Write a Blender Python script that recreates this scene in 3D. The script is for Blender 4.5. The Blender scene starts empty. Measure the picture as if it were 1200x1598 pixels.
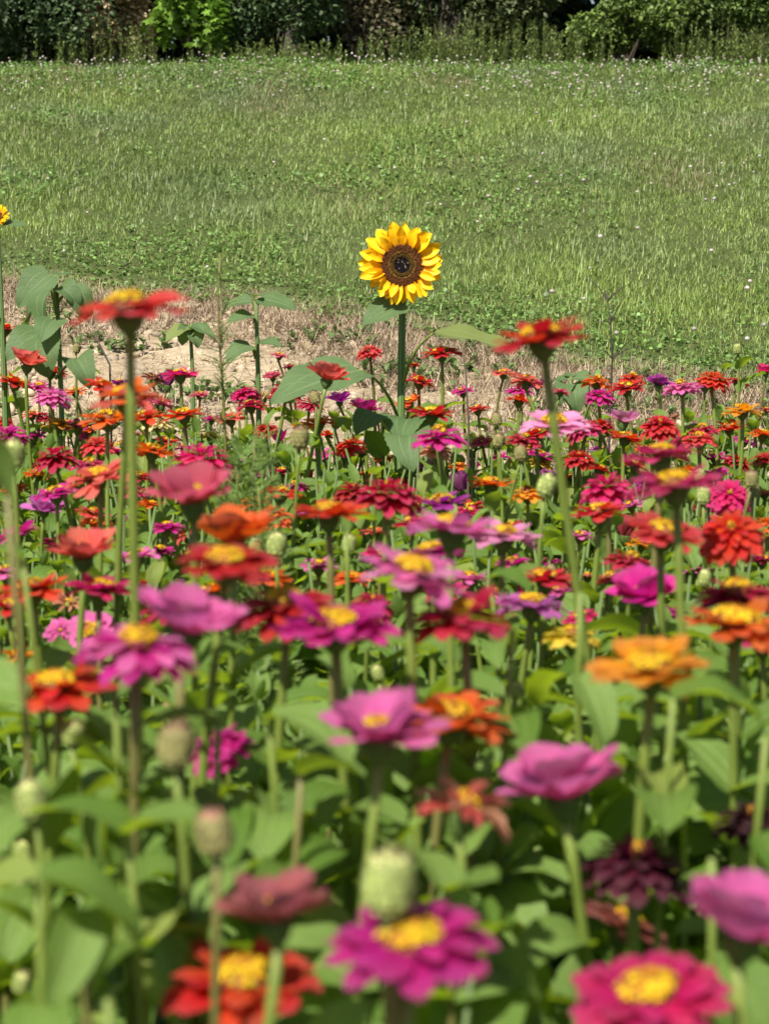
import bpy, math, random
import numpy as np
from mathutils import Matrix, Vector, Euler

# ------------------------------------------------------------------ camera, sky, sun, exposure
SC = bpy.context.scene
COL = SC.collection
R = math.radians
PITCH = 9.2
F = 3100.0
CAMZ = 1.15
cd = bpy.data.cameras.new('camera')
cam = bpy.data.objects.new('camera', cd)
COL.objects.link(cam)
cam.location = (0, 0, CAMZ)
cam.rotation_euler = (R(90 - PITCH), 0, 0)
cd.sensor_fit = 'VERTICAL'
cd.sensor_height = 36
cd.lens = F / 1598 * 36
cd.clip_start = 0.02
cd.clip_end = 1000
cd.dof.use_dof = True
cd.dof.focus_distance = 6.0
cd.dof.aperture_fstop = 8.6
cd.dof.aperture_blades = 0
SC.camera = cam

SUN_EL, SUN_AZ = 55, -27          # azimuth: degrees clockwise from straight behind the camera, seen from above
world = bpy.data.worlds.new('World')
SC.world = world
world.use_nodes = True
nt = world.node_tree
bg = nt.nodes['Background']
sky = nt.nodes.new('ShaderNodeTexSky')
sky.sky_type = 'NISHITA'
sky.sun_disc = False
sun_dir = Vector((math.sin(R(SUN_AZ)) * math.cos(R(SUN_EL)), -math.cos(R(SUN_AZ)) * math.cos(R(SUN_EL)), math.sin(R(SUN_EL))))
sky.sun_elevation = R(SUN_EL)
sky.sun_rotation = math.atan2(sun_dir.x, sun_dir.y)
sky.air_density = 1.0
sky.dust_density = 1.2
nt.links.new(sky.outputs[0], bg.inputs[0])
bg.inputs[1].default_value = 0.056
sl = bpy.data.lights.new('sun', 'SUN')
sun = bpy.data.objects.new('sun', sl)
COL.objects.link(sun)
sl.energy = 5.0
sl.angle = R(0.53)
sl.color = (1.0, 0.955, 0.88)
sun.rotation_euler = sun_dir.to_track_quat('Z', 'Y').to_euler()
sun.location = sun_dir * 20
vs = SC.view_settings
vs.view_transform = 'Standard'
vs.look = 'None'
vs.exposure = 0.85
vs.gamma = 1
SC.render.engine = 'CYCLES'
SC.cycles.use_denoising = True
SC.cycles.max_bounces = 8
SC.cycles.transparent_max_bounces = 4
SC.cycles.sample_clamp_indirect = 6
SC.render.film_transparent = False

rnd = random.Random(11)
NP = np.random.default_rng(7)

# ------------------------------------------------------------------ helpers
CP, SP = math.cos(R(PITCH)), math.sin(R(PITCH))
def ray(px, py):
    x, y = (px - 600) / F, -(py - 799) / F
    return Vector((x, CP + y * SP, -SP + y * CP))
def at(px, py, d):
    """world point seen at a photo pixel, d metres ahead"""
    v = ray(px, py)
    return Vector((0, 0, CAMZ)) + v * (d / v.y)
GD = np.array([-60, 0, 1.0, 2.5, 4.5, 6, 7, 8, 9, 10, 12, 14, 15.3, 16, 17, 20, 30, 60, 400])
GZ = np.array([-1.0, -.02, .02, .13, .305, .42, .52, .67, .84, 1.03, 1.395, 1.755, 1.985, 2.07, 2.14, 2.3, 2.7, 3.4, 3.6])
def noise2(x, y, s, seed=0):
    x = np.asarray(x, float) * s + 37.7 * seed + 1000; y = np.asarray(y, float) * s + 91.3 * seed + 1000
    xi, yi = np.floor(x), np.floor(y)
    fx, fy = x - xi, y - yi
    fx, fy = fx * fx * (3 - 2 * fx), fy * fy * (3 - 2 * fy)
    def h(a, b):
        v = np.sin(a * 127.1 + b * 311.7 + seed * 17.3) * 43758.5453
        return v - np.floor(v)
    return (h(xi, yi) * (1 - fx) + h(xi + 1, yi) * fx) * (1 - fy) + (h(xi, yi + 1) * (1 - fx) + h(xi + 1, yi + 1) * fx) * fy
def gz(x, y):
    x = np.asarray(x, float); y = np.asarray(y, float)
    z = np.interp(y, GD, GZ)
    return z + .05 * (noise2(x, y, .7, 1) - .5) * np.clip((y - 5) / 3, 0, 1) + .02 * (noise2(x, y, 3, 2) - .5)
def edge_d(x):
    """where the lawn begins behind the bed"""
    x = np.asarray(x, float)
    b = np.interp(x, [-6, -1.68, -.53, 0, .59, 1.32, 6], [9.3, 8.6, 8.2, 7.8, 7.15, 6.5, 5.4])
    return b + .22 * (noise2(x, x * 0, 2.3, 5) - .5)

def mesh_np(name, V, quads, tris=None, col=None, uvp=None, smooth=True):
    me = bpy.data.meshes.new(name)
    quads = np.asarray(quads, np.int32).reshape(-1, 4)
    tris = np.zeros((0, 3), np.int32) if tris is None else np.asarray(tris, np.int32).reshape(-1, 3)
    V = np.asarray(V, np.float32)
    nq, ntri = len(quads), len(tris)
    me.vertices.add(len(V)); me.vertices.foreach_set('co', V.ravel())
    me.loops.add(nq * 4 + ntri * 3)
    me.loops.foreach_set('vertex_index', np.concatenate([quads.ravel(), tris.ravel()]))
    me.polygons.add(nq + ntri)
    me.polygons.foreach_set('loop_start', np.concatenate([np.arange(nq) * 4, nq * 4 + np.arange(ntri) * 3]).astype(np.int32))
    me.polygons.foreach_set('use_smooth', np.full(nq + ntri, smooth))
    if col is not None:
        a = me.attributes.new('Col', 'FLOAT_COLOR', 'POINT')
        c = np.ones((len(V), 4), np.float32); c[:, :3] = col
        a.data.foreach_set('color', c.ravel())
    if uvp is not None:
        a = me.attributes.new('uvp', 'FLOAT_VECTOR', 'POINT')
        u = np.zeros((len(V), 3), np.float32); u[:, :uvp.shape[1]] = uvp
        a.data.foreach_set('vector', u.ravel())
    me.update(calc_edges=True)
    return me

class MB:
    """collects pieces into one mesh"""
    def __init__(s): s.V, s.Q, s.T, s.C, s.U, s.n = [], [], [], [], [], 0
    def add(s, V, Q=None, T=None, col=(1, 1, 1), uvp=None):
        V = np.asarray(V, float)
        s.V.append(V)
        if Q is not None and len(Q): s.Q.append(np.asarray(Q) + s.n)
        if T is not None and len(T): s.T.append(np.asarray(T) + s.n)
        s.C.append(np.broadcast_to(np.asarray(col, float), (len(V), 3)))
        s.U.append(np.zeros((len(V), 2)) if uvp is None else uvp)
        s.n += len(V)
    def mesh(s, name):
        return mesh_np(name, np.concatenate(s.V), np.concatenate(s.Q) if s.Q else np.zeros((0, 4), int),
                       np.concatenate(s.T) if s.T else None, np.concatenate(s.C), np.concatenate(s.U))

def scatter(mb, tmpl, mats, cols=None):
    """tmpl = (V, Q, T, uvp); mats Nx3x4; cols Nx3"""
    V, Q, T, U = tmpl
    n = len(mats)
    if n == 0: return
    P = np.einsum('nij,vj->nvi', mats[:, :, :3], V) + mats[:, None, :, 3]
    off = (np.arange(n) * len(V))[:, None, None]
    mb.add(P.reshape(-1, 3), (Q[None] + off).reshape(-1, 4) if len(Q) else None, (T[None] + off).reshape(-1, 3) if T is not None and len(T) else None,
           np.repeat(cols, len(V), 0) if cols is not None else (1, 1, 1), np.tile(U, (n, 1)))

def mats(pos, az, pitch, roll=None, scale=1.0, sx=None):
    """rotation: roll about Y, then tilt about X by pitch, then az about Z"""
    n = len(pos); az = np.broadcast_to(az, n); pitch = np.broadcast_to(pitch, n)
    roll = np.zeros(n) if roll is None else np.broadcast_to(roll, n)
    def rot(a, ax):
        c, s_ = np.cos(a), np.sin(a); M = np.zeros((n, 3, 3))
        i, j = [(1, 2), (2, 0), (0, 1)][ax]
        M[:, ax, ax] = 1; M[:, i, i] = c; M[:, j, j] = c; M[:, i, j] = -s_; M[:, j, i] = s_
        return M
    M = rot(az, 2) @ rot(pitch, 0) @ rot(roll, 1)
    sc = np.broadcast_to(scale, n)[:, None, None]
    M = M * sc
    if sx is not None: M[:, :, 0] *= np.broadcast_to(sx, n)[:, None]
    return np.concatenate([M, np.asarray(pos)[:, :, None]], 2)

def grid_faces(nu, nv):
    i = np.arange(nu)[None, :] + np.arange(nv)[:, None] * (nu + 1)
    return np.stack([i, i + 1, i + nu + 2, i + nu + 1], -1).reshape(-1, 4)

def blade_surf(L, wf, nu, nv, th0, bend, fold, wave=0, wph=0, notch=0, chan=0, twist=0):
    """leaf or petal running along +Y, bending in the YZ plane, wf(v) = half width"""
    vv = np.linspace(0, 1, nv + 1)
    th = th0 + bend * vv
    dy = np.cos(th) * L / nv; dz = np.sin(th) * L / nv
    cy = np.concatenate([[0], np.cumsum((dy[1:] + dy[:-1]) / 2)]); cz = np.concatenate([[0], np.cumsum((dz[1:] + dz[:-1]) / 2)])
    V, U = [], []
    for j, v in enumerate(vv):
        w = wf(v)
        for i in range(nu + 1):
            u = -1 + 2 * i / nu
            x = u * w
            h = abs(u) * w * fold + chan * w * u * u + wave * math.sin(v * 13 + wph + (2 if u > 0 else 0)) * abs(u)
            t = twist * v
            x, h = x * math.cos(t) - h * math.sin(t), x * math.sin(t) + h * math.cos(t)
            s_ = notch * L * (u * u - .0) * (1 if v > .6 else 0) * (v - .6) / .4
            n = (-math.sin(th[j]), math.cos(th[j]))
            V.append((x, cy[j] + n[0] * h - s_ * math.cos(th[j]), cz[j] + n[1] * h - s_ * math.sin(th[j])))
            U.append((u, v))
    return np.array(V), grid_faces(nu, nv), None, np.array(U)

def tube(pts, rad, n=8, cap=True):
    pts = [Vector(p) for p in pts]
    V, Q, T, U = [], [], [], []
    up = Vector((1, 0, 0.013))
    for k, p in enumerate(pts):
        t = (pts[min(k + 1, len(pts) - 1)] - pts[max(k - 1, 0)]).normalized()
        a = up - t * up.dot(t)
        if a.length < .1: a = Vector((0, 1, 0)) - t * t.y
        a.normalize(); b = t.cross(a); up = a
        for i in range(n):
            g = 2 * math.pi * i / n
            V.append(tuple(p + (a * math.cos(g) + b * math.sin(g)) * rad[k])); U.append((i / n, k / (len(pts) - 1)))
    for k in range(len(pts) - 1):
        for i in range(n):
            j = (i + 1) % n
            Q.append((k * n + i, k * n + j, (k + 1) * n + j, (k + 1) * n + i))
    if cap:
        V.append(tuple(pts[-1])); U.append((0, 1)); c = len(V) - 1
        for i in range(n): T.append(((len(pts) - 1) * n + i, (len(pts) - 1) * n + (i + 1) % n, c))
    return np.array(V), np.array(Q), np.array(T) if T else None, np.array(U)

def bez(p0, p1, p2, n):
    p0, p1, p2 = Vector(p0), Vector(p1), Vector(p2)
    return [p0 * (1 - t) ** 2 + p1 * 2 * t * (1 - t) + p2 * t * t for t in [i / n for i in range(n + 1)]]

def lathe(prof, n=16, col=(1, 1, 1), bump=0, seed=0):
    """prof: list of (r, z)"""
    V, Q, U = [], [], []
    rr = random.Random(seed)
    for k, (r, z) in enumerate(prof):
        for i in range(n):
            g = 2 * math.pi * (i + .5 * (k % 2) * 0) / n
            q = r * (1 + bump * (rr.random() - .5))
            V.append((q * math.cos(g), q * math.sin(g), z)); U.append((i / n, k / len(prof)))
    for k in range(len(prof) - 1):
        for i in range(n):
            j = (i + 1) % n
            Q.append((k * n + i, k * n + j, (k + 1) * n + j, (k + 1) * n + i))
    return np.array(V), np.array(Q), None, np.array(U)

def link(name, me, mat, parent=None, loc=(0, 0, 0), rot=(0, 0, 0), sc=1, color=None):
    o = bpy.data.objects.new(name, me)
    COL.objects.link(o)
    if mat is not None and me is not None:
        ms = mat if isinstance(mat, (list, tuple)) else [mat]
        if len(me.materials) == 0:
            for m in ms: me.materials.append(m)
    o.parent = parent
    o.location = loc; o.rotation_euler = rot
    o.scale = (sc, sc, sc) if isinstance(sc, (int, float)) else sc
    if color is not None: o.color = (*color, 1)
    return o
def tag(o, label=None, cat=None, group=None, kind=None):
    if label: o['label'] = label
    if cat: o['category'] = cat
    if group: o['group'] = group
    if kind: o['kind'] = kind
    return o
def empty(name, loc, rz=0):
    o = bpy.data.objects.new(name, None); COL.objects.link(o)
    o.location = loc; o.rotation_euler = (0, 0, rz); o.empty_display_size = .05
    return o
def lin(r, g, b):
    return tuple(((c / 255) / 12.92 if c / 255 <= .04045 else ((c / 255 + .055) / 1.055) ** 2.4) for c in (r, g, b))

# ------------------------------------------------------------------ materials
class NT:
    def __init__(s, name):
        s.m = bpy.data.materials.new(name); s.m.use_nodes = True; s.t = s.m.node_tree
        s.t.nodes.clear(); s.out = s.n('ShaderNodeOutputMaterial')
    def n(s, ty, **k):
        x = s.t.nodes.new(ty)
        for a, b in k.items(): setattr(x, a, b)
        return x
    def l(s, a, b): s.t.links.new(a, b)
    def val(s, x, v):
        if isinstance(v, (int, float, tuple)): x.default_value = v
        else: s.l(v, x)
    def math(s, op, a, b=0.0, c=None, clamp=False):
        x = s.n('ShaderNodeMath', operation=op, use_clamp=clamp)
        s.val(x.inputs[0], a); s.val(x.inputs[1], b)
        if c is not None: s.val(x.inputs[2], c)
        return x.outputs[0]
    def mix(s, f, a, b, blend='MIX'):
        x = s.n('ShaderNodeMix', data_type='RGBA', blend_type=blend)
        s.val(x.inputs[0], f)
        for k, v in ((6, a), (7, b)):
            s.val(x.inputs[k], (*v, 1) if isinstance(v, tuple) and len(v) == 3 else v)
        return x.outputs[2]
    def noise(s, scale, detail=3, vec=None, rough=.5):
        x = s.n('ShaderNodeTexNoise'); x.inputs['Scale'].default_value = scale; x.inputs['Detail'].default_value = detail
        x.inputs['Roughness'].default_value = rough
        if vec is not None: s.l(vec, x.inputs['Vector'])
        return x.outputs[0]
    def ramp(s, f, stops):
        x = s.n('ShaderNodeValToRGB'); s.l(f, x.inputs[0])
        e = x.color_ramp.elements
        while len(e) < len(stops): e.new(.5)
        for i, (p, c) in enumerate(stops):
            e[i].position = p; e[i].color = (*c, 1) if isinstance(c, tuple) else (c, c, c, 1)
        return x.outputs[0]
    def finish(s, base, rough=.6, trans=None, tw=.3, spec=.3, bump=None, bs=.3, bd=.002):
        p = s.n('ShaderNodeBsdfPrincipled')
        s.val(p.inputs['Base Color'], (*base, 1) if isinstance(base, tuple) else base)
        s.val(p.inputs['Roughness'], rough); p.inputs['Specular IOR Level'].default_value = spec
        if bump is not None:
            b = s.n('ShaderNodeBump'); b.inputs['Strength'].default_value = bs; b.inputs['Distance'].default_value = bd
            s.l(bump, b.inputs['Height']); s.l(b.outputs[0], p.inputs['Normal'])
        o = p.outputs[0]
        if trans is not None:
            t = s.n('ShaderNodeBsdfTranslucent'); s.val(t.inputs[0], (*trans, 1) if isinstance(trans, tuple) else trans)
            x = s.n('ShaderNodeMixShader'); s.val(x.inputs[0], tw)
            s.l(o, x.inputs[1]); s.l(t.outputs[0], x.inputs[2]); o = x.outputs[0]
        s.l(o, s.out.inputs[0])
        return s.m

def uv_nodes(t):
    a = t.n('ShaderNodeAttribute', attribute_name='uvp')
    s = t.n('ShaderNodeSeparateXYZ'); t.l(a.outputs['Vector'], s.inputs[0])
    return a, s.outputs[0], s.outputs[1]

def leaf_material(name, c1, c2, trans, vein, vein_k=.55, rough=.48, spec=.4, back=None, tw=.3, side=9.0):
    t = NT(name)
    a, u, v = uv_nodes(t)
    au = t.math('ABSOLUTE', u)
    geo = t.n('ShaderNodeNewGeometry'); oi = t.n('ShaderNodeObjectInfo')
    r = t.math('FRACT', t.math('ADD', geo.outputs['Random Per Island'], oi.outputs['Random']))
    base = t.mix(r, c1, c2)
    nz = t.noise(22, 3)
    base = t.mix(t.math('MULTIPLY', nz, .5), base, tuple(c * .6 for c in c1))
    # brown specks and bite marks
    vo = t.n('ShaderNodeTexVoronoi'); vo.inputs['Scale'].default_value = 75
    tc = t.n('ShaderNodeTexCoord'); t.l(tc.outputs['Object'], vo.inputs['Vector'])
    base = t.mix(t.math('MULTIPLY', t.math('LESS_THAN', vo.outputs['Distance'], .13), t.math('GREATER_THAN', r, .45)), base, (.17, .11, .04))
    # yellowing on a few leaves
    base = t.mix(t.math('MULTIPLY', t.math('GREATER_THAN', r, .95), .45), base, (.26, .27, .05))
    mid = t.math('SUBTRACT', 1, t.math('MULTIPLY', au, 14), clamp=True)
    sv = t.math('FRACT', t.math('SUBTRACT', t.math('MULTIPLY', v, side), t.math('MULTIPLY', au, side * .33)))
    sv = t.math('SUBTRACT', 1, t.math('MULTIPLY', t.math('ABSOLUTE', t.math('SUBTRACT', sv, .5)), 12), clamp=True)
    sv = t.math('MULTIPLY', sv, .5)
    # two long veins that run beside the midrib
    lv = t.math('ABSOLUTE', t.math('SUBTRACT', au, .42))
    lv = t.math('MULTIPLY', t.math('SUBTRACT', 1, t.math('MULTIPLY', lv, 16), clamp=True), .6)
    ve = t.math('MAXIMUM', t.math('MAXIMUM', mid, sv), lv)
    base = t.mix(t.math('MULTIPLY', ve, vein_k), base, vein)
    if back is not None:
        base = t.mix(t.math('MULTIPLY', geo.outputs['Backfacing'], .6), base, back)
    tr = t.mix(t.math('MULTIPLY', ve, .4), t.mix(r, trans, tuple(c * .7 for c in trans)), vein)
    return t.finish(base, rough, tr, tw, spec, bump=t.math('SUBTRACT', t.math('MULTIPLY', nz, .7), ve), bs=.6, bd=.002)

M = {}
M['zleaf'] = leaf_material('zinnia_leaf', (.070, .145, .014), (.215, .330, .075), (.43, .60, .015), (.36, .46, .14), .5, back=(.17, .27, .07), rough=.55, spec=.28, tw=.40)
M['sleaf'] = leaf_material('sunflower_leaf', (.095, .16, .055), (.125, .195, .075), (.25, .38, .04), (.24, .33, .16), .45, rough=.6, spec=.3, back=(.19, .25, .12), side=7)
t = NT('zinnia_petal')
a, u, v = uv_nodes(t)
oi = t.n('ShaderNodeObjectInfo'); geo = t.n('ShaderNodeNewGeometry')
r = t.math('FRACT', t.math('ADD', geo.outputs['Random Per Island'], oi.outputs['Random']))
hs = t.n('ShaderNodeHueSaturation')
t.l(oi.outputs['Color'], hs.inputs['Color'])
t.val(hs.inputs['Hue'], t.math('ADD', .492, t.math('MULTIPLY', r, .016)))
t.val(hs.inputs['Value'], t.math('ADD', .8, t.math('MULTIPLY', t.math('FRACT', t.math('MULTIPLY', r, 7.3)), .35)))
hs.inputs['Saturation'].default_value = 1.0
st = t.math('SINE', t.math('MULTIPLY', u, 21))
st = t.math('MULTIPLY', t.math('ADD', st, 1), .085)
base = t.mix(st, hs.outputs[0], (.02, .0, .005))
nz = t.noise(90, 3)
base = t.mix(t.math('MULTIPLY', nz, .14), base, (.10, .0, .02))
base = t.mix(t.math('MULTIPLY', t.math('POWER', v, 3), .09), base, (.9, .75, .75))
# browning at the very tip of some petals
base = t.mix(t.math('MULTIPLY', t.math('MULTIPLY', t.math('GREATER_THAN', v, .93), t.math('GREATER_THAN', t.math('FRACT', t.math('MULTIPLY', r, 3.7)), .7)), .6), base, (.16, .08, .03))      # paler petal tips
pale = t.mix(.16, base, (.5, .38, .26))
base2 = t.mix(geo.outputs['Backfacing'], base, pale)
M['petal'] = t.finish(base2, .55, hs.outputs[0], .42, .2, bump=t.math('ADD', st, t.math('MULTIPLY', nz, .4)), bs=.8, bd=.004)

t = NT('sunflower_petal')
a, u, v = uv_nodes(t)
geo = t.n('ShaderNodeNewGeometry'); oi = t.n('ShaderNodeObjectInfo')
c = t.ramp(v, [(0, (.75, .27, .004)), (.25, (.90, .50, .006)), (.6, (.95, .63, .008)), (1, (.97, .68, .014))])
c = t.mix(t.math('MULTIPLY', t.math('ADD', t.math('SINE', t.math('MULTIPLY', u, 15)), 1), .11), c, (.55, .2, .0))
c = t.mix(t.math('MULTIPLY', oi.outputs['Random'], .12), c, (.75, .34, .0))
M['sunpetal'] = t.finish(c, .5, (.95, .55, .01), .25, .25)

t = NT('stem_green')
oi = t.n('ShaderNodeObjectInfo'); tc = t.n('ShaderNodeTexCoord')
c = t.mix(t.noise(60, 3, tc.outputs['Object']), (.115, .16, .022), (.20, .26, .05))
c = t.mix(t.math('MULTIPLY', t.math('GREATER_THAN', oi.outputs['Random'], .82), .5), c, (.17, .09, .055))
M['stem'] = t.finish(c, .5, (.2, .3, .03), .1, .35)
t = NT('sun_stem')
a, u, v = uv_nodes(t)
c = t.mix(t.math('MULTIPLY', t.math('ADD', t.math('SINE', t.math('MULTIPLY', u, 38)), 1), .5), (.075, .14, .035), (.15, .23, .075))
M['sunstem'] = t.finish(c, .6, None, 0, .3, bump=t.math('SINE', t.math('MULTIPLY', u, 38)), bs=.5, bd=.001)
t = NT('calyx')
a, u, v = uv_nodes(t)
geo = t.n('ShaderNodeNewGeometry')
c = t.mix(geo.outputs['Random Per Island'], (.07, .12, .025), (.12, .18, .04))
c = t.mix(t.math('GREATER_THAN', v, .84), c, (.03, .025, .012))
M['calyx'] = t.finish(c, .6, (.15, .2, .03), .12, .3)

def vcol(name, rough=.7, tw=0., spec=.25, nscale=40, nk=.35, isl=.25, edge=False):
    t = NT(name)
    a = t.n('ShaderNodeAttribute', attribute_name='Col')
    geo = t.n('ShaderNodeNewGeometry')
    tc = t.n('ShaderNodeTexCoord')
    k = t.math('ADD', 1 - isl, t.math('MULTIPLY', geo.outputs['Random Per Island'], 2 * isl))
    c = t.mix(1.0, a.outputs['Color'], t.ramp(k, [(0, 0.0), (1, 1.0)]), 'MULTIPLY') if False else a.outputs['Color']
    hs = t.n('ShaderNodeHueSaturation'); t.l(c, hs.inputs['Color']); t.l(k, hs.inputs['Value'])
    nz = t.noise(nscale, 3, tc.outputs['Object'])
    c = t.mix(t.math('MULTIPLY', nz, nk), hs.outputs[0], (.02, .02, .008))
    if edge:
        u_ = uv_nodes(t)
        c = t.mix(t.math('MULTIPLY', t.math('GREATER_THAN', u_[2], .80), .75), c, (.045, .03, .02))
    return t.finish(c, rough, hs.outputs[0] if tw else None, tw, spec, bump=nz, bs=.2)
M['vfoliage'] = vcol('foliage_tone', .5, .3, .4, 6, .25)
M['vgrass'] = vcol('grass_blades', .45, .3, .45, 3, .15, .3)
M['vdry'] = vcol('dry_stalks', .7, .1, .2, 10, .2, .25)
M['vmisc'] = vcol('plant_detail', .65, .1, .2, 60, .2, .2)
M['bark'] = vcol('bark', .85, 0, .15, 14, .6, .1)

# ground: soil under the bed, pale dry clay strip, turf soil under the lawn
t = NT('ground_soil')
tc = t.n('ShaderNodeTexCoord'); geo = t.n('ShaderNodeNewGeometry')
a = t.n('ShaderNodeAttribute', attribute_name='uvp')
sep = t.n('ShaderNodeSeparateXYZ'); t.l(a.outputs['Vector'], sep.inputs[0])
P = geo.outputs['Position']
n1 = t.noise(2.2, 5, P); n2 = t.noise(28, 5, P, .65); n3 = t.noise(120, 3, P, .6)
clay = t.ramp(t.math('ADD', t.math('MULTIPLY', n1, .45), t.math('MULTIPLY', n2, .55)), [(.33, (.16, .115, .07)), (.5, (.37, .285, .18)), (.66, (.55, .44, .29))])
dark = t.mix(n2, (.05, .042, .025), (.16, .125, .08))
turf = t.mix(n2, (.04, .06, .015), (.10, .125, .04))
c = t.mix(sep.outputs[0], dark, clay)
c = t.mix(sep.outputs[1], c, turf)
c = t.mix(t.math('MULTIPLY', n3, .3), c, (.06, .045, .03))
M['ground'] = t.finish(c, .95, None, 0, .1, bump=t.math('ADD', n2, t.math('MULTIPLY', n3, .4)), bs=.8, bd=.02)
M['bud'] = vcol('bud_scales', .65, .1, .2, 60, .2, .25, True)

# ------------------------------------------------------------------ ground, one sheet
def axis(a):
    return np.unique(np.concatenate(a))
gx = axis([np.linspace(-300, -12, 16), np.linspace(-12, -4, 22), np.linspace(-4, 4, 180), np.linspace(4, 12, 22), np.linspace(12, 300, 16)])
gy = axis([np.linspace(-60, -1, 20), np.linspace(-1, 5.2, 50), np.linspace(5.2, 9.2, 130), np.linspace(9.2, 24, 110), np.linspace(24, 60, 14), np.linspace(60, 400, 14)])
X, Y = np.meshgrid(gx, gy)
E = edge_d(X)
clay_m = np.clip((Y - 5.0) / .7, 0, 1)
turf_m = np.clip((Y - E + .1) / .25, 0, 1)
Z = gz(X, Y) + clay_m * (1 - turf_m) * .03 * (noise2(X, Y, 9, 8) - .5) + turf_m * .03
V = np.stack([X, Y, Z], -1).reshape(-1, 3)
me = mesh_np('ground', V, grid_faces(len(gx) - 1, len(gy) - 1), uvp=np.stack([clay_m, turf_m], -1).reshape(-1, 2))
tag(link('ground', me, M['ground']), kind='structure')

def in_view(x, y, side=.55, k=.30):
    return np.abs(x) < side + k * y

# ------------------------------------------------------------------ lawn grass
def blade_tmpl(bend, n=3, w=.5):
    V, U = [], []
    y = z = 0
    for k in range(n + 1):
        v = k / n
        hw = w * (1 - v ** 1.6) + .02
        V += [(-hw, y, z), (hw, y, z)]; U += [(-1, v), (1, v)]
        th = R(90) - bend * (v + .5 / n)
        y += math.cos(th) / n; z += math.sin(th) / n
    Q = [(2 * k, 2 * k + 1, 2 * k + 3, 2 * k + 2) for k in range(n)]
    return np.array(V), np.array(Q), None, np.array(U)
def scale_blades(pos, az, h, w, lean):
    m = mats(pos, az, -lean, scale=h)
    m[:, :, 0] *= (w / h)[:, None]
    return m
GREEN = [np.array(c) for c in ((.19, .275, .055), (.24, .325, .075), (.185, .25, .085), (.29, .365, .11), (.38, .38, .19), (.42, .37, .22))]
def pick(n, w):
    w = np.array(w, float); idx = NP.choice(len(GREEN), n, p=w / w.sum())
    return np.array(GREEN)[idx]
mb = MB()
tm = [blade_tmpl(b) for b in (.35, .8, 1.4, .12)]
N = 520000
y = NP.uniform(0, 1, N) ** .92 * 10.4 + 6.0
x = NP.uniform(-1, 1, N) * (.45 + .27 * y)
keep = (y > edge_d(x) - .03) & (y < 16.35)
x, y = x[keep], y[keep]
clump = noise2(x, y, 5.5, 3) * .6 + noise2(x, y, 14, 4) * .4
keep = NP.random(len(x)) < .45 + clump * .9
x, y, clump = x[keep], y[keep], clump[keep]
patch = noise2(x, y * .6, 1.1, 6); dead = noise2(x, y * .8, 1.7, 9); blue = noise2(x, y * .7, 1.5, 12)
n = len(x)
h = NP.uniform(.020, .050, n) * (.45 + 1.0 * clump) * (1 + .55 * (noise2(x, y, 1.6, 14) - .3))
tall = NP.random(n) < .02; h[tall] *= 2.1
h *= np.clip((y - edge_d(x)) / .8 + .35, .35, 1)
w = NP.uniform(.0028, .0062, n) * np.clip(y / 9.5, .8, 1.7)
wind = .5
az = NP.uniform(0, 6.28, n)
lean = NP.uniform(0, .95, n) ** 1.2
cols = pick(n, (4, 5, 3, 2.4, .6, .35))
cols = cols * (.80 + .4 * patch)[:, None]
bl = np.clip((blue - .56) * 4, 0, 1)[:, None] * .6
cols = cols * (1 - bl * .7) + np.array([.22, .28, .15]) * bl * .7
yl = np.clip((patch - .6) * 4, 0, 1)[:, None]
cols = cols * (1 - yl * .5) + np.array([.29, .38, .08]) * yl * .5
dd = (np.clip((dead - .74) * 5, 0, 1) * (NP.random(n) < .35))[:, None]
cols = cols * (1 - dd) + np.array([.34, .26, .15]) * dd
pos = np.stack([x, y, gz(x, y) + .02], -1)
kind = NP.integers(0, 4, n)
for k in range(4):
    s = kind == k
    scatter(mb, tm[k], scale_blades(pos[s], az[s], h[s], w[s], lean[s]), cols[s])
# coarser taller tufts standing out of the mown sward
tx_, ty_, th_ = [], [], []
for i in range(330):
    q = NP.random() ** .8 * 9.3 + 6.9; p = NP.uniform(-1, 1) * (.45 + .27 * q); k = NP.integers(14, 40)
    if q < edge_d(p) + .25: continue
    if q < 13 and noise2(p, q, 1.2, 88) < .5: continue
    sp = NP.uniform(.02, .06)
    tx_.append(NP.normal(p, sp, k)); ty_.append(NP.normal(q, sp, k)); th_.append(NP.uniform(.5, 1.1, k) * NP.uniform(.06, .12))
x = np.concatenate(tx_); y = np.concatenate(ty_); h = np.concatenate(th_); n = len(x)
tc_ = np.array([.25, .33, .09])[None] * NP.uniform(.75, 1.25, (n, 1))
kind = NP.integers(0, 4, n)
for k in range(4):
    s = kind == k
    scatter(mb, tm[k], scale_blades(np.stack([x, y, gz(x, y) + .015], -1)[s], NP.uniform(0, 6.28, s.sum()), h[s], NP.uniform(.003, .006, s.sum()), NP.uniform(0, .8, s.sum())), tc_[s])
tag(link('lawn_grass', mb.mesh('lawn_grass'), M['vgrass']), 'mown field grass of mixed green and dry blades on the slope', 'grass', kind='stuff')

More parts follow.
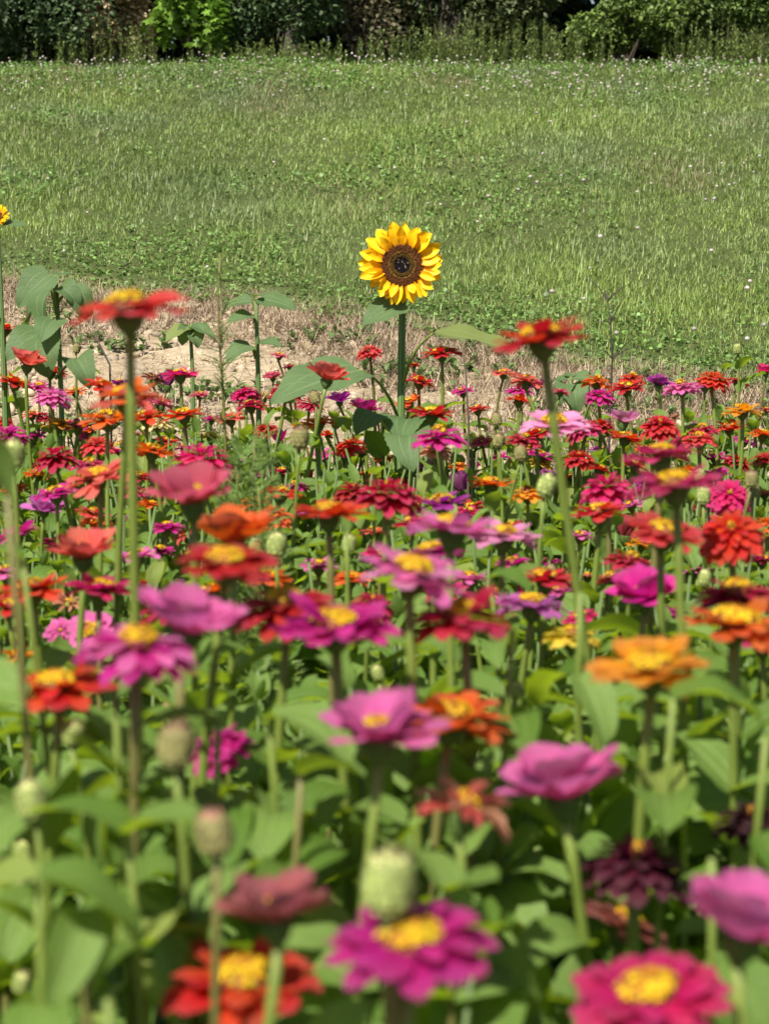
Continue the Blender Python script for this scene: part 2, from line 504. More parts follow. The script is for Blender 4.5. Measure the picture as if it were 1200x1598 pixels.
# clover: leaves in a band along the lawn edge and in patches, with small whitish heads
def disc_t(n=6):
    V = [(0, 0, 0)] + [(math.cos(2 * math.pi * i / n), math.sin(2 * math.pi * i / n), .12 * (i % 2)) for i in range(n)]
    return np.array(V), np.zeros((0, 4), int), np.array([(0, i + 1, (i + 1) % n + 1) for i in range(n)]), np.array([(a[0], a[1]) for a in V])
dt = disc_t()
mb = MB()
N = 60000
y = NP.uniform(0, 1, N) * 10.3 + 6.0; x = NP.uniform(-1, 1, N) * (.45 + .27 * y)
dist = y - edge_d(x)
band = np.clip(1.15 - dist / (.35 + .9 * noise2(x, y, 1.2, 23)), 0, 1) * (dist > -.10)
pt = np.clip((noise2(x, y * .7, 1.3, 21) - .62) * 6, 0, 1) * .3 + np.clip((y - 13.9) / 2.0, 0, .25) * (noise2(x, y, 1.5, 22) > .35)
keep = NP.random(N) < np.where(dist > -.1, np.maximum(band * 1.0, pt * (dist > 0)), 0)
x, y = x[keep], y[keep]; n = len(x)
x = np.tile(x, 3) + NP.normal(0, .012, n * 3); y = np.tile(y, 3) + NP.normal(0, .012, n * 3); n *= 3
pos = np.stack([x, y, gz(x, y) + NP.uniform(.03, .095, n) * np.clip(.35 + (y - edge_d(x)) * 1.2, .35, 1)], -1)
cols = np.array([.15, .26, .06])[None] * NP.uniform(.7, 1.5, (n, 1)) * np.array([1, 1, 1])
scatter(mb, dt, mats(pos, NP.uniform(0, 6, n), NP.normal(.15, .45, n), NP.normal(0, .4, n), NP.uniform(.005, .0105, n) * np.clip(y / 9, 1, 1.15)), cols)
bt = lathe([(0.02, -.6), (.7, -.35), (1, .1), (.75, .65), (.25, .95), (.02, 1)], 7)
N = 3600
y = 7.0 + NP.uniform(0, 1, N) ** .8 * 9.3; x = NP.uniform(-1, 1, N) * (.45 + .27 * y)
dist = y - edge_d(x)
prob = .012 + .10 * (noise2(x, y * .7, 1.1, 31) > .66) + np.clip((y - 13.4) / 1.8, 0, 1) * (.30 + .9 * (noise2(x, y, .9, 33) > .42) * np.clip((x + 2.5) / 3, .25, 1))
keep = (NP.random(N) < prob) & (dist > .15)
x, y = x[keep], y[keep]; n = len(x)
pos = np.stack([x, y, gz(x, y) + NP.uniform(.07, .13, n)], -1)
wc = np.array([.60, .57, .50])[None] * NP.uniform(.75, 1.1, (n, 1)) + np.array([.06, -.04, 0]) * NP.random((n, 1))
scatter(mb, bt, mats(pos, NP.uniform(0, 6, n), NP.normal(0, .3, n), scale=NP.uniform(.007, .0115, n)), wc)
tag(link('white_clover', mb.mesh('white_clover'), M['vfoliage']), 'low clover leaves with small whitish flower heads among the grass', 'clover', kind='stuff')

# ------------------------------------------------------------------ dry strip: stubble and clods
mb = MB()
N = 360000
y = NP.uniform(5.1, 9.1, N); x = NP.uniform(-1, 1, N) * (.5 + .27 * y)
dist = edge_d(x) - y
dens = np.where(dist > -.08, np.clip(1.3 - dist / (np.clip(.62 + .28 * x, .4, 1.0) + .6 * noise2(x, y, 1.3, 47)), 0, 1) ** 1.1 * .95 + .05 + .4 * (noise2(x, y, 2.2, 41) > .60), 0)
keep = (NP.random(N) < dens) & (dist > -.08)
x, y = x[keep], y[keep]; n = len(x)
pos = np.stack([x, y, gz(x, y) - .002], -1)
hh = NP.uniform(.025, .10, n) * (.5 + .9 * noise2(x, y, 6, 44)); 
cols = np.array([.36, .285, .20])[None] * NP.uniform(.55, 1.4, (n, 1)) * np.where(NP.random((n, 1)) < .2, np.array([[1.3, 1.3, 1.25]]), np.array([[1, .95, .90]]))
ww = NP.uniform(.002, .0042, n)
for k in range(4):
    s = NP.integers(0, 4, n) == k
    scatter(mb, tm[k], scale_blades(pos[s], NP.uniform(0, 6.28, s.sum()), hh[s], ww[s], NP.uniform(.35, 1.5, s.sum())), cols[s])
tag(link('dry_grass', mb.mesh('dry_grass'), M['vdry']), 'pinkish brown dead grass stubble between the bed and the lawn', 'dry grass', kind='stuff')
mb = MB()
wl = blade_surf(1.0, lambda v: .24 * max(.05, math.sin(math.pi * min(.98, v * .9 + .08)) ** .7), 2, 4, R(25), R(-45), .3)
for (wx_, wy_, wr, wn) in [(.12, 6.9, .16, 60), (.42, 7.25, .12, 40), (-.55, 6.6, .14, 40), (-1.0, 7.4, .12, 30), (.9, 6.5, .12, 40), (1.25, 6.2, .14, 50), (-1.45, 6.4, .15, 50), (-.2, 7.45, .12, 30), (.65, 6.3, .12, 34), (1.6, 6.5, .15, 40), (-.8, 6.1, .12, 36), (-1.9, 7.6, .2, 60), (-1.3, 8.0, .12, 36)]:
    pos = np.stack([NP.normal(wx_, wr, wn), NP.normal(wy_, wr, wn), np.zeros(wn)], -1); pos = np.repeat(pos, 6, 0)
    pos[:, 2] = gz(pos[:, 0], pos[:, 1]) + NP.uniform(0, .03, wn * 6)
    scatter(mb, wl, mats(pos, NP.uniform(0, 6.28, wn * 6), NP.uniform(0, .8, wn * 6), scale=NP.uniform(.02, .045, wn * 6)), np.array([.13, .20, .055])[None] * NP.uniform(.7, 1.4, (wn * 6, 1)))
tag(link('strip_weeds', mb.mesh('strip_weeds'), M['vfoliage']), 'low scattered green weeds sprouting from the dry soil strip', 'weeds', kind='stuff')
mb = MB()
cl = lathe([(.02, -.5), (.8, -.4), (1, 0), (.7, .45), (.3, .62), (.02, .65)], 6, bump=.5, seed=3)
cl2 = lathe([(.02, -.5), (.7, -.4), (1, .1), (.8, .4), (.02, .5)], 5, bump=.7, seed=9)
N = 9000
y = NP.uniform(5.0, 8.6, N); x = NP.uniform(-1, 1, N) * (.5 + .27 * y)
keep = edge_d(x) - y > .1
x, y = x[keep], y[keep]; n = len(x)
pos = np.stack([x, y, gz(x, y)], -1)
cols = np.array([.47, .375, .255])[None] * NP.uniform(.6, 1.2, (n, 1))
s = NP.random(n) < .5
sz = np.minimum(NP.exponential(.0065, n) + .003, .028)
m = mats(pos, NP.uniform(0, 6, n), NP.normal(0, .4, n), NP.normal(0, .4, n), sz); 
scatter(mb, cl, m[s], cols[s]); scatter(mb, cl2, m[~s], cols[~s])
tag(link('clay_crumbs', mb.mesh('clay_crumbs'), M['vdry']), 'pale tan crumbs and clods of dry clay soil', 'soil crumbs', kind='stuff')

# ------------------------------------------------------------------ flat-ended leaf templates
def ovate(W, p=.8, base=.35):
    def wf(v):
        return W / 2 * max(.02, (math.sin(math.pi * min(1, v * .93 + .07 * (1 - v)) ** p) ** .75 if v < 1 else 0.0) * (1 if v > .12 else base + (1 - base) * v / .12))
    return wf
ZL = []
for k in range(9):
    r_ = random.Random(100 + k)
    ZL.append(blade_surf(1.0, ovate(r_.uniform(.50, .68), r_.uniform(.60, .78), .7), 4, 9, R(r_.uniform(-5, 25)), R(-r_.uniform(0, 80)), r_.uniform(.15, .7), r_.uniform(.01, .03), r_.uniform(0, 6), twist=r_.uniform(-.3, .3)))
ZL.append(blade_surf(1.0, ovate(.44, .75, .6), 4, 8, R(0), R(35), .55, .01, 1))
ZLM = []
for k, tt in enumerate(ZL):
    ZLM.append(mesh_np('leaf', tt[0], tt[1], uvp=tt[3]))


# ------------------------------------------------------------------ zinnia parts
def petal_wf(W, base=.42, peak=.66):
    def wf(v):
        if v < peak: return W / 2 * (base + (1 - base) * math.sin(v / peak * math.pi / 2))
        q = (v - peak) / (1 - peak)
        return W / 2 * max(.30, math.sqrt(max(0, 1 - q ** 2.6)))
    return wf
def petal_t(seed, W, bend, fold=-.10, chan=.18, nu=4, nv=7, L=1.0):
    r = random.Random(seed)
    return blade_surf(L, petal_wf(W * r.uniform(.9, 1.12), r.uniform(.35, .5), r.uniform(.6, .72)), nu, nv, 0, bend + R(r.uniform(-14, 14)),
                      fold, .02 * r.random(), r.uniform(0, 6), notch=r.uniform(-.05, .06), chan=chan + r.uniform(-.08, .1), twist=r.uniform(-.15, .15))
r_bend = (26, 8, -16)
PT = {'flat': [petal_t(200 + i, .53, R((-30, -8, 10)[i % 3])) for i in range(7)],
      'double': [petal_t(220 + i, .40, R(-34), chan=.3) for i in range(6)],
      'cup': [petal_t(240 + i, .68, R(r_bend[i % 3]), chan=.36) for i in range(6)],
      'spent': [petal_t(260 + i, .26, R(-50), chan=.9, fold=.3) for i in range(5)]}
PM = {k: [mesh_np('petal', a[0], a[1], uvp=a[3]) for a in v] for k, v in PT.items()}
for v in PM.values():
    for m in v: m.materials.append(M['petal'])
for m in ZLM: m.materials.append(M['zleaf'])

def layout(form, R0, r):
    """list of (azimuth, elevation, length, radius at the petal's foot, height)"""
    out = []
    def row(n, el, L, rad, z, jit=.5):
        a0 = r.uniform(0, 6.28)
        for i in range(n):
            out.append((a0 + 2 * math.pi * (i + r.uniform(-.14, .14)) / n, R(el + r.gauss(0, 5 * jit + 2)), L * r.uniform(.9, 1.07), rad, z + r.uniform(-.02, .02) * R0))
    if form == 'flat':
        row(r.choice((13, 14, 15, 16)), r.uniform(5, 13), R0 * .84, R0 * .16, 0)
        row(r.choice((9, 10, 11)), 21, R0 * .68, R0 * .15, R0 * .07, 1.2)
    elif form == 'semi':
        row(15, 2, R0 * .84, R0 * .16, 0)
        row(13, 12, R0 * .74, R0 * .15, R0 * .08)
        row(9, 22, R0 * .58, R0 * .14, R0 * .15)
    elif form == 'double':
        row(16, -8, R0 * .84, R0 * .16, 0); row(15, 3, R0 * .78, R0 * .15, R0 * .09); row(12, 14, R0 * .66, R0 * .14, R0 * .17)
        row(10, 28, R0 * .52, R0 * .12, R0 * .24); row(7, 46, R0 * .38, R0 * .10, R0 * .28)
    elif form == 'cup':
        row(9, 27, R0 * .97, R0 * .10, 0, 1.4); row(7, 38, R0 * .86, R0 * .10, R0 * .04, 1.4)
    elif form == 'spent':
        row(12, 28, R0 * .9, R0 * .18, 0, 3); row(9, 52, R0 * .7, R0 * .14, R0 * .1, 3)
    elif form == 'shut':
        row(10, 66, R0 * 1.3, R0 * .28, 0, 1); row(9, 76, R0 * 1.25, R0 * .2, R0 * .05, 1)
    return out

def calyx_mesh(rr, hgt, seed, form):
    """overlapping green scales narrowing down to the stem; the head part of the flower"""
    mb = MB()
    V, Q, T, U = lathe([(.0032, -hgt * 1.25), (rr * .42, -hgt * 1.02), (rr * .74, -hgt * .72), (rr * .95, -hgt * .3), (rr * .9, .0), (rr * .4, .002), (.0005, .002)], 12)
    mb.add(V, Q, T, uvp=np.full((len(V), 2), .3))
    sc = blade_surf(1.0, petal_wf(.9, .8, .55), 2, 3, R(80), R(20), 0, chan=.3)
    pos, az, T_, S_ = [], [], [], []
    for k, (rad, z, n) in enumerate([(.62, -.95, 8), (.82, -.72, 10), (.95, -.48, 11), (1.0, -.26, 12)]):
        for i in range(n):
            g = 2 * math.pi * (i + .5 * (k % 2)) / n
            pos.append((math.cos(g) * rad * rr, math.sin(g) * rad * rr, z * hgt)); az.append(g - math.pi / 2); T_.append(R(-8)); S_.append(rr * .52)
    scatter(mb, sc, mats(np.array(pos), np.array(az), np.array(T_), scale=np.array(S_)))
    return mb.mesh('flower_head')

def centre_mesh(rr, hgt, seed, fine, kind='gold'):
    """brown cone of scales ringed by little yellow star florets"""
    r = random.Random(seed)
    mb = MB()
    cc = {'gold': (.22, .07, .02), 'dark': (.07, .02, .015), 'green': (.22, .25, .05)}[kind]
    V, Q, T, U = lathe([(rr, 0), (rr * .97, hgt * .45), (rr * .72, hgt * .82), (rr * .3, hgt), (.0003, hgt * 1.02)], 14 if fine else 9, bump=.12, seed=seed)
    mb.add(V, Q, T, col=cc)
    st = MB()
    n_ = 90 if fine else 26
    pos, az, pi, S_, C_ = [], [], [], [], []
    for i in range(n_):
        q = math.sqrt(r.uniform(.0 if kind != 'dark' else .5, 1)); g = r.uniform(0, 6.28)
        z = hgt * (1.02 - .52 * q ** 3)
        pos.append((q * rr * .98 * math.cos(g), q * rr * .98 * math.sin(g), z)); az.append(g - math.pi / 2); pi.append(R(60 - 55 * q))
        S_.append(rr * (.20 if fine else .30) * r.uniform(.7, 1.2))
        if q > .35: C_.append((.80 * r.uniform(.75, 1), .50 * r.uniform(.7, 1.05), .015))
        else: C_.append((.55, .22, .02) if kind == 'gold' else cc)
    star = []
    Vs = [(0, 0, .0)]; Ts = []
    for i in range(5):
        g = 2 * math.pi * i / 5
        Vs += [(math.cos(g) * .9, math.sin(g) * .9, .75), (math.cos(g + .63) * .3, math.sin(g + .63) * .3, .35)]
    for i in range(10): Ts.append((0, 1 + i, 1 + (i + 1) % 10))
    Vs += [(.0, 0, -.3)]
    scatter(mb, (np.array(Vs), np.zeros((0, 4), int), np.array(Ts), np.zeros((len(Vs), 2))), mats(np.array(pos), np.array(az), np.array(pi) - R(55), scale=np.array(S_) * 1.25), np.array(C_))
    return mb.mesh('centre')

def bud_mesh(rr, seed, brown=0.0, pinkish=False):
    """closed bud: a barrel of overlapping scales topped by tight yellow green petal tips"""
    mb = MB(); r = random.Random(seed)
    V, Q, T, U = lathe([(.003, -rr * 1.1), (rr * .6, -rr * .95), (rr * .90, -rr * .5), (rr * .98, rr * .2), (rr * .94, rr * .8), (rr * .72, rr * 1.1), (.0004, rr * 1.12)], 12)
    g1 = np.array((.32, .38, .11)); y1 = np.array((.66, .66, .26)); br = np.array((.50, .26, .17)) if pinkish else np.array((.38, .25, .13)); g1 = g1 * (1 - brown * .6) + np.array((.25, .17, .08)) * brown * .6
    mb.add(V, Q, T, col=g1 * .7)
    sc = blade_surf(1.0, petal_wf(.85, .8, .5), 2, 3, R(80), R(22), 0, chan=.25)
    pos, az, T_, S_, C_ = [], [], [], [], []
    for k, (rad, z, n, s) in enumerate([(.7, -.95, 8, .55), (.95, -.6, 9, .6), (1.03, -.2, 10, .62), (1.02, .2, 11, .6)]):
        for i in range(n):
            g = 2 * math.pi * (i + .5 * (k % 2)) / n
            pos.append((math.cos(g) * rad * rr, math.sin(g) * rad * rr, z * rr)); az.append(g - math.pi / 2); T_.append(R(0)); S_.append(rr * s); C_.append(g1 * r.uniform(.8, 1.25))
    for i in range(60):
        g = r.uniform(0, 6.28); q = r.random() ** .6
        pos.append((math.cos(g) * q * rr * .86, math.sin(g) * q * rr * .86, rr * (.45 + .35 * (1 - q)))); az.append(g - math.pi / 2); T_.append(R(22) * (1 - q)); S_.append(rr * r.uniform(.65, 1.1))
        C_.append((y1 * (1 - brown) + br * brown) * r.uniform(.8, 1.2))
    scatter(mb, sc, mats(np.array(pos), np.array(az), np.array(T_), scale=np.array(S_), sx=np.where(np.arange(len(pos)) < 38, 1, .45)), np.array(C_))
    return mb.mesh('flower_bud')

COLR = dict(red=(208, 22, 28), coral=(232, 62, 62), crimson=(200, 16, 68), darkred=(176, 14, 34), hot=(226, 26, 112), magenta=(220, 30, 150),
            purple=(160, 26, 140), pink=(246, 118, 190), ltpink=(250, 160, 205), rose=(236, 100, 130), mauve=(214, 50, 112), salmon=(238, 108, 92), peach=(240, 165, 130),
            cream=(244, 226, 160), yellow=(242, 214, 60), gold=(252, 168, 16), orange=(245, 108, 18), redorange=(232, 56, 16), maroon=(96, 6, 44),
            black=(62, 3, 16), lilac=(214, 110, 190), tan=(190, 130, 100), dusty=(196, 104, 108), brownpink=(176, 100, 84))
COLR = {k: tuple(q * .98 for q in lin(*v)) for k, v in COLR.items()}
CALYX = {}; CENTRE = {}; COROLLA = {}; BUDM = {}
BLOOMS = []
def hides(p):
    v = Vector((p[0], p[1], p[2] - CAMZ))
    f = v.y * CP - v.z * SP; up = v.y * SP + v.z * CP
    px, py = 600 + F * v.x / f, 799 - F * up / f
    for (bx, by, bw, bd) in BLOOMS:
        e = 24 if bd < 1.8 else 6
        if p[1] < bd - .012 and abs(px - bx) < bw * .5 + e and -bw * .28 - e < py - by < bw * .3 + e: return True
    return False
def hides_leaf(o, root, L):
    az = o.rotation_euler[2]
    return hides(root.location + o.location + Vector((-math.sin(az), math.cos(az), math.sin(o.rotation_euler[0]) * .6)) * L * .55)
def depth_of(px, py, w, form, o):
    yd = float(np.interp(py, [500, 600, 640, 700, 760, 830, 900, 1000, 1100, 1250, 1400, 1600], [4.6, 4.4, 4.15, 3.6, 3.05, 2.5, 2.1, 1.7, 1.4, 1.15, 1.0, .88]))
    bud = form == 'bud'
    S0 = .025 if bud else .074
    dw = S0 * F / w
    if 'd' in o: d = float(o['d'])
    elif 'n' in o: d = .082 * F / w if not bud else .03 * F / w
    else: d = min(5.1, (dw ** .45) * (yd ** .55))
    return d
def options(opt): return dict(a.split('=') if '=' in a else (a, '1') for a in opt.split()) if opt else {}
def flower(px, py, w, color, form, opt, label):
    r = random.Random(hash_(label))
    o = options(opt)
    bud = form == 'bud'
    d = depth_of(px, py, w, form, o)
    D = w * d / F * (1.10 if w >= 105 else 1.24)                       # real diameter
    p = at(px, py, d)
    g0 = (p.x + r.gauss(0, .035), p.y + r.gauss(0, .035) + .02)
    g0 = (g0[0] + float(o.get('lean', 0)), g0[1])
    g = Vector((g0[0], g0[1], float(gz(*g0))))
    root = empty('zinnia', g)
    tag(root, label, 'zinnia bud' if bud else 'zinnia', 'zinnias growing in the flower bed')
    R0 = D / 2
    tx = R(float(o.get('p', r.uniform(-11, 0)))); ty = R(float(o.get('r', r.gauss(0, 9))))
    hp = p - g
    near = w >= 105
    H = hp.z
    # stem
    bare = min(H * .75, float(o.get('bare', r.uniform(.10, .17))))
    axis_ = Vector((math.sin(ty), -math.sin(tx), 1)).normalized()
    sr = .0030 if not bud else .0024
    sr *= min(1.25, max(.85, D / .07)) if not bud else 1
    sr *= float(o.get('st', 1))
    foot = hp - axis_ * (.28 * R0 + .004)
    mid = Vector((hp.x * .55 + r.gauss(0, .02), hp.y * .55, H * .6)) - axis_ * .0
    pts = bez((0, 0, 0), mid, foot, 12)
    V, Q, T, U = tube(pts, [(.0048 + (sr - .0048) * (k / 12)) * (1 + .10 * math.sin(k * 2.1 + px)) for k in range(13)], 8)
    mb = MB(); mb.add(V, Q, T, uvp=U)
    link('stem', mb.mesh('stem'), M['stem'], root)
    # leaves in opposite pairs
    az = r.uniform(0, 6.28) if 'az' not in o else R(float(o['az']))
    nl = int(o.get('pairs', 3 if w >= 60 else 2))
    for k in range(nl):
        z = H - bare - k * .062
        if z < .05: break
        f = z / H
        q = Vector((0, 0, 0)) * (1 - f) ** 2 + mid * 2 * f * (1 - f) + foot * f * f
        for s in (0, 1):
            L = r.uniform(.055, .075) + .012 * k
            L *= float(o.get('lf', 1))
            o_ = link('leaf', ZLM[r.randrange(9)], None, root, q, (R(r.uniform(5, 38)), R(r.gauss(0, 8)), az + s * math.pi + (k % 2) * 1.57 + r.gauss(0, .2)), L)
            if hides_leaf(o_, root, L): bpy.data.objects.remove(o_)
    rotm = (-tx if False else tx, ty, r.uniform(0, 6.28) if False else 0)
    rot = Euler((tx, ty, 0))
    if bud:
        kb = ('b', color == 'tan')
        m = bud_mesh(w * d / F / 2 * (1.0 if w > 45 else .86), r.randrange(999), 1.0 if color in ('tan', 'dusty') else 0, color == 'dusty')
        link('flower_bud', m, M['bud'], root, hp, rot)
        return root
    crr = R0 * {'flat': .30, 'semi': .28, 'double': .26, 'cup': .26, 'spent': .36, 'shut': .42}[form]
    crr = min(crr, .0125)
    head = link('flower_head', calyx_mesh(crr, crr * 1.25, 1, form), M['calyx'], root, hp, rot)
    ck = o.get('c', 'gold')
    lay = layout(form, R0, r)
    c1 = np.array(COLR[color]); c2 = np.array(COLR[o['two']]) if 'two' in o else None
    tmpl = {'flat': 'flat', 'semi': 'double', 'double': 'double', 'cup': 'cup', 'spent': 'spent', 'shut': 'cup'}[form]
    dz = crr * .02
    if near:
        for (a, el, L, rad, z) in lay:
            c = c1 if c2 is None or r.random() < .6 else c2
            c = c * r.uniform(.86, 1.1)
            link('petal', PM[tmpl][r.randrange(len(PM[tmpl]))], None, head, (math.cos(a) * rad, math.sin(a) * rad, z + dz), (el, R(r.gauss(0, 5)), a - math.pi / 2), L, color=tuple(np.minimum(c, 1)))
    else:
        mb = MB()
        for k in range(len(PT[tmpl])):
            ss = [q for i, q in enumerate(lay) if i % len(PT[tmpl]) == k]
            if not ss: continue
            pos = np.array([(math.cos(a) * rad, math.sin(a) * rad, z + dz) for a, el, L, rad, z in ss])
            scatter(mb, PT[tmpl][k], mats(pos, np.array([q[0] - math.pi / 2 for q in ss]), np.array([q[1] for q in ss]), NP.normal(0, .08, len(ss)), np.array([q[2] for q in ss])))
        link('petals', mb.mesh('petals'), M['petal'], head, color=tuple(c1))
    if form in ('flat', 'cup', 'semi'):
        k = float(o.get('cs', 1))
        crc = R0 * {'flat': .33, 'cup': .25, 'semi': .27}[form] * k
        link('centre', centre_mesh(crc, R0 * (.20 if form != 'semi' else .26), r.randrange(999), w > 90, ck), M['vmisc'], head, (0, 0, R0 * ({'flat': .09, 'cup': .16, 'semi': .13}[form])))
    elif form == 'spent':
        link('centre', centre_mesh(R0 * .3, R0 * .42, r.randrange(999), w > 90, 'dark' if 'c' not in o else ck), M['vmisc'], head)
    elif form == 'double':
        link('centre', centre_mesh(R0 * .10, R0 * .2, r.randrange(999), False, 'gold'), M['vmisc'], head, (0, 0, R0 * .24))
    return root
def hash_(s):
    h = 7
    for ch in s: h = (h * 131 + ord(ch)) % 1000003
    return h

